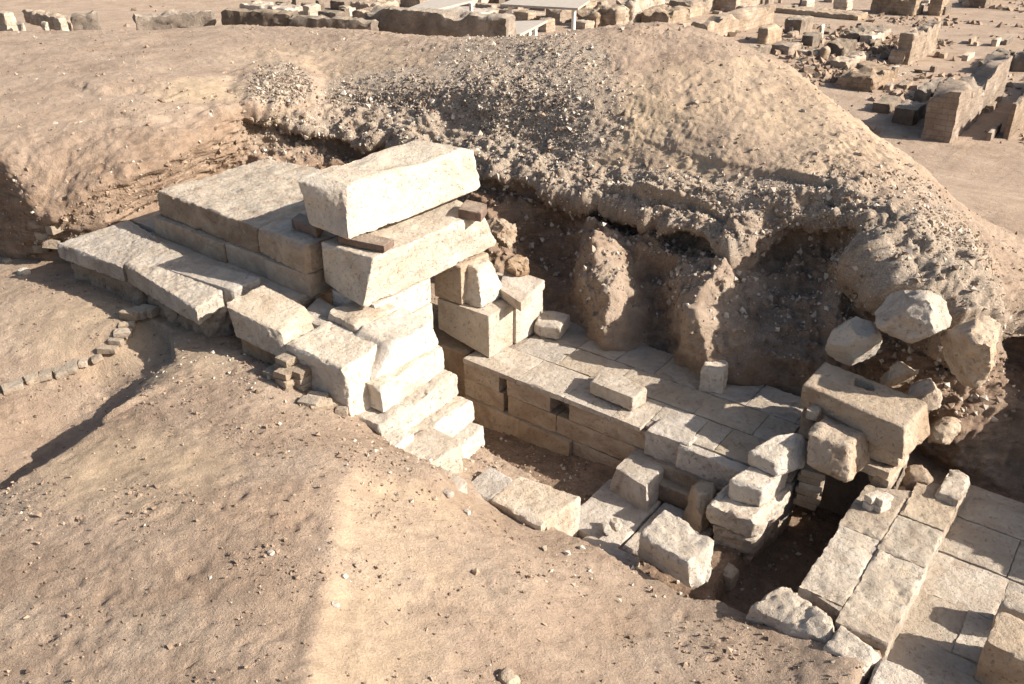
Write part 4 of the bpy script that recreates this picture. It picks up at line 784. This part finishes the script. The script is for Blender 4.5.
ruins = [
 # lx, cx, rx, by, ty, mat, label, cat, zg
 (893,908,936,67,34,R_,'tall lone stump of pale masonry on the open sand, lit on its right side','ruined wall'),
 (887,903,907,67,51,R_,'low masonry block against the left of the lone stump','ruined wall'),
 (877,883,886,77,70,P_,'left one of two little blocks standing below the lone stump','stone block'),
 (889,894,898,79,67,P_,'right and taller of two little blocks standing below the lone stump','stone block'),
 (946,952,954,86,78,P_,'left block of the trio on the sand behind the eroded mud wall','stone block'),
 (958,964,966,86,80,R_,'small middle block of the trio behind the eroded mud wall','stone block'),
 (968,975,979,89,76,R_,'tallest right block of the trio behind the eroded mud wall','stone block'),
 (920,950,1002,144,92,M_MUD,'large eroded mudbrick wall at right with a broken notch','mudbrick wall'),
 (1002,1008,1060,140,104,M_MUD,'mudbrick wall reaching out of the right picture edge','mudbrick wall'),
 (985,990,1000,142,132,D_,'dark lump of fallen brick below the eroded mud wall','rubble'),
 (834,872,897,95,78,M_MUD,'long low wall with a dark shaded front right of the hill','mudbrick wall'),
 (890,912,925,128,110,D_,'dark rounded ruin half hidden by the hill slope','ruined wall'),
 (870,888,900,116,104,D_,'dark rubble wall just beyond the hill slope','ruined wall'),
 (912,922,937,105,90,D_,'dark heap of rubble left of the eroded mud wall','rubble'),
 (960,967,974,63,55,P_,'pale block alone on the sand right of the lone stump','stone block'),
 (975,992,1010,76,62,D_,'dark scattered masonry at the right edge of the plain','rubble'),
 (1010,1026,1045,74,54,D_,'bigger dark masonry heap at the right picture edge','rubble'),
 (817,820,823,42,25,P_,'thin upright pillar among dark ruins','stone pillar'),
 (783,800,812,36,20,D_,'dark ruined house corner behind the brick wall','ruined wall'),
 (796,814,818,58,52,P_,'white horizontal lintel among the ruins','stone beam'),
 (818,824,828,65,48,R_,'squat pillar right of the white lintel','stone pillar'),
 (800,812,822,48,36,D_,'dark tumbled masonry above the white lintel','rubble'),
 (824,842,856,60,44,D_,'dark tumbled masonry right of the squat pillar','rubble'),
 (840,858,876,44,33,D_,'dark ruin block below the long platform','ruined wall'),
 (858,872,884,46,36,P_,'pale flat topped ruin near the long platform','ruined wall'),
 (872,883,890,40,31,R_,'brown block at the right of the pale flat topped ruin','stone block'),
 (828,846,868,74,62,R_,'crumbled wall at the foot of the hill in the ruin field','ruined wall'),
 (770,790,800,58,46,R_,'row of broken brick stubs next to the brick wall','ruined wall'),
 (735,752,770,64,50,D_,'shaded cellar wall at the end of the long brick wall','ruined wall'),
 (756,766,781,47,28,R_,'broken right end of the long brick wall','ruined wall'),
 (800,806,814,10,0,P_,'pale cube on the long platform, left','stone block'),
 (832,846,852,12,-2,P_,'pale cube on the long platform, right','stone block'),
 (870,914,920,14,-6,R_,'dark fronted wall standing beyond the sand track','ruined wall'),
 (927,940,948,14,-4,R_,'wall corner right of the dark fronted wall','ruined wall'),
 (964,985,1030,8,-4,D_,'dark heap of stones at the top right corner','rubble'),
 (690,706,774,44,22,R_,'long sunlit wall of pale brick courses descending beside the hill','brick wall'),
 (690,704,708,38,24,D_,'dark end pier of the long pale brick wall','ruined wall'),
 (640,668,690,30,12,R_,'brown house wall left of the long brick wall','ruined wall'),
 (614,632,664,27,-2,P_,'bright whitewashed tall wall behind the hill crest','ruined wall'),
 (600,616,640,30,8,R_,'stepped brown masonry in front of the bright tall wall','ruined wall'),
 (646,654,660,26,10,P_,'narrow pale pier beside the bright tall wall','stone pillar'),
 (668,690,716,16,2,R_,'flat ruin wall behind the brown house wall','ruined wall'),
 (712,735,760,12,-2,R_,'shaded hall wall at the top behind the brick wall','ruined wall'),
 (545,560,580,26,10,R_,'square brown block with shaded left side near the canopy','ruined wall'),
 (576,596,614,30,10,R_,'brown ruin block left of the stepped masonry','ruined wall'),
 (505,545,600,14,0,R_,'long brown wall under the pale roof sheet','ruined wall'),
 (572,585,600,32,22,R_,'low broken wall on the hill crest line','ruined wall'),
 (505,520,532,22,13,P_,'pale low block left of the canopy','stone block'),
 (538,546,556,35,20,R_,'rough rounded pier right of the low canopy','ruined wall'),
 (420,480,497,24,13,M_SHEET,'long smooth grey block in front of the sloping canopy','ruined wall'),
 (468,478,490,27,19,R_,'small brown block right of the long grey block','stone block'),
 (352,378,410,22,13,R_,'brown bench like ruin left of the long grey block','ruined wall'),
 (396,404,414,20,14,P_,'pale slanted stone beside the brown bench like ruin','stone block'),
 (350,376,400,12,4,R_,'brown wall behind the bench like ruin','ruined wall'),
 (318,336,346,22,13,D_,'dark square ruin near the long dark wall','ruined wall'),
 (303,310,322,18,6,P_,'upright pale pier left of the dark square ruin','stone pillar'),
 (240,285,306,18,9,P_,'pale stepped platform at the left of the ruins','platform'),
 (276,284,290,10,2,D_,'dark stump on the pale stepped platform','stone block'),
 (258,264,270,14,8,D_,'small dark stump at the front of the pale stepped platform','stone block'),
 (400,420,445,8,-3,R_,'brown wall behind the sloping canopy','ruined wall'),
 (440,470,505,6,-3,P_,'pale wall at the top behind the canopy','ruined wall'),
 (330,345,352,10,2,D_,'dark stub wall at the top of the ruins','ruined wall'),
]
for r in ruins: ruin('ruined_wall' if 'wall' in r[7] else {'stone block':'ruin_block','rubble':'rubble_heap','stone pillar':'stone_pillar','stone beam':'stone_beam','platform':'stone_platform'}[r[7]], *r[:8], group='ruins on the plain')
rf = random.Random(21)
for (x0, x1, y0, y1, n, mats, lb, gp) in ((785,880,30,78,46,(D_,D_,R_),'small dark broken block in the rubble field right of the brick wall','broken blocks in the dark rubble field'),
      (505,700,6,32,40,(R_,R_,P_,D_),'small broken block among the ruins behind the hill crest','broken blocks behind the hill crest'),
      (480,700,8,26,24,(R_,R_,P_),'broken brown house wall among the ruins behind the hill crest','broken house walls behind the hill crest'),
      (245,500,2,22,36,(R_,P_,D_),'small broken block among the ruins behind the long dark wall','broken blocks behind the long dark wall'),
      (700,1010,-4,14,30,(R_,P_,D_),'small broken block in the farthest row of ruins','broken blocks in the farthest row'),
      (885,1020,86,118,14,(D_,R_),'small broken block around the eroded mud wall','broken blocks around the eroded wall'),
      (890,1015,40,88,18,(R_,D_,P_),'small stray block on the open sand right of the hill','stray blocks on the open sand')):
    for _ in range(int(n * 1.0)):
        cx = rf.uniform(x0, x1); cy = rf.uniform(y0, y1); a = rf.uniform(2, 9); b = rf.uniform(1.5, 8); hh = rf.uniform(2, 9)
        if 'house' in lb: a, b, hh = rf.uniform(8, 20), rf.uniform(4, 14), rf.uniform(6, 13)
        ruin('ruin_block', cx - a, cx, cx + b, cy, cy - hh, rf.choice(mats), lb, 'stone block', gp)
pl = ruin('stone_platform', 775, 858, 868, 19, 15, M_RUIN, 'long low platform carrying two pale cubes', 'platform')
def wall(name, a, b, zg, h, th, mat, label, cat='mudbrick wall', zg2=None):
    A, B = at(*a, zg), at(*b, zg if zg2 is None else zg2); d = (B - A); d[2] = 0; d /= np.linalg.norm(d); n = np.array([-d[1], d[0], 0]) * th
    up = np.array([0, 0, h])
    return stone(name, [as_w(A + up), as_w(B + up), as_w(B + n + up), as_w(A + n + up)], [as_w(p - np.array([0, 0, .4])) for p in (A, B, B + n, A + n)], mat, label, cat, 'long walls behind the hill', r0=.05, rough=.10, res=.10, chip=1.4, jag=.18)
wall('mudbrick_wall', (366,33), (506,45), 1.6, .75, .7, M_RUINDARK, 'long dark mudbrick wall along the back of the hill, below the canopy')  # dark material puts the shade of these wall fronts into the colour
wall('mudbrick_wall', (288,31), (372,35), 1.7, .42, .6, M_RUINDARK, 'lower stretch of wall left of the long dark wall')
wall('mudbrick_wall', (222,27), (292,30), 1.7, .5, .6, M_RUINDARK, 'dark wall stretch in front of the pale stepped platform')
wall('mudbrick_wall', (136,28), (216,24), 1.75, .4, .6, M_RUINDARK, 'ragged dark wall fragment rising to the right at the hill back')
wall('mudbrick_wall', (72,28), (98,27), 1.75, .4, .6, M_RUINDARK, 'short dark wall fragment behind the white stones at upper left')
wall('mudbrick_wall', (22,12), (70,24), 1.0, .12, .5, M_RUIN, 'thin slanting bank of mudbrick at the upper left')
wg_ = 'pale stones at upper left'
for k, (px, py, s, lb) in enumerate(((8,27,.6,'big pale squared stone at the upper left edge'),(22,29,.3,'small pale stone right of the big one at upper left'),(46,29,.3,'pale stone left of the sunlit long stone'),(62,29,.45,'long sunlit pale stone in front of the short dark wall'),(246,17,.3,'white stone on the dark wall stretch'))):
    c = at(px, py, 1.75)
    stone('ruin_block', [as_w(c + np.array([a * s, b * s * .6, s * .75])) for a, b in ((-.5,-.5),(.5,-.5),(.5,.5),(-.5,.5))], 1.4, M_RUINPALE, lb, 'stone block', wg_, r0=.08, rough=.05, res=.08)
# canopies: thin roof sheets on white posts
def canopy(pts, zg, zr, mat, posts, label, slope=0):
    c = at(*pts[0], zr); root = empty('canopy', (c[0], c[1], zg), label, 'canopy', 'roofs over the excavation')
    T = [as_w(at(a, b, zr)) for a, b in pts]
    stone('roof_sheet', T, [('w', p[1], p[2], p[3] - .10) for p in T], mat, parent=root, r0=.01, rough=.004, res=.3, chip=.3)
    for px, py in posts:
        p = at(px, py, zr); s = .07
        stone('post', [W(p[0]-s,p[1]-s,zr-.1),W(p[0]+s,p[1]-s,zr-.1),W(p[0]+s,p[1]+s,zr-.1),W(p[0]-s,p[1]+s,zr-.1)], zg, M_PAINT, parent=root, r0=.01, rough=.002, res=.2)
canopy([(487,33),(520,34),(548,20),(510,21)], PLAIN, .5, M_SHEET, [(522,31),(529,28),(535,25)], 'low grey roof sheet on thin white posts behind the hill crest')
canopy([(400,11),(425,12),(478,-1),(440,-4)], PLAIN, .3, M_SHEET, [(421,11),(471,1)], 'pale sloping canopy roof on posts above the long grey block')
canopy([(500,4),(578,8),(590,0),(520,-4)], PLAIN, .6, M_SHEET, [(574,6),(510,3)], 'pale roof sheet over the long brown wall at the top')
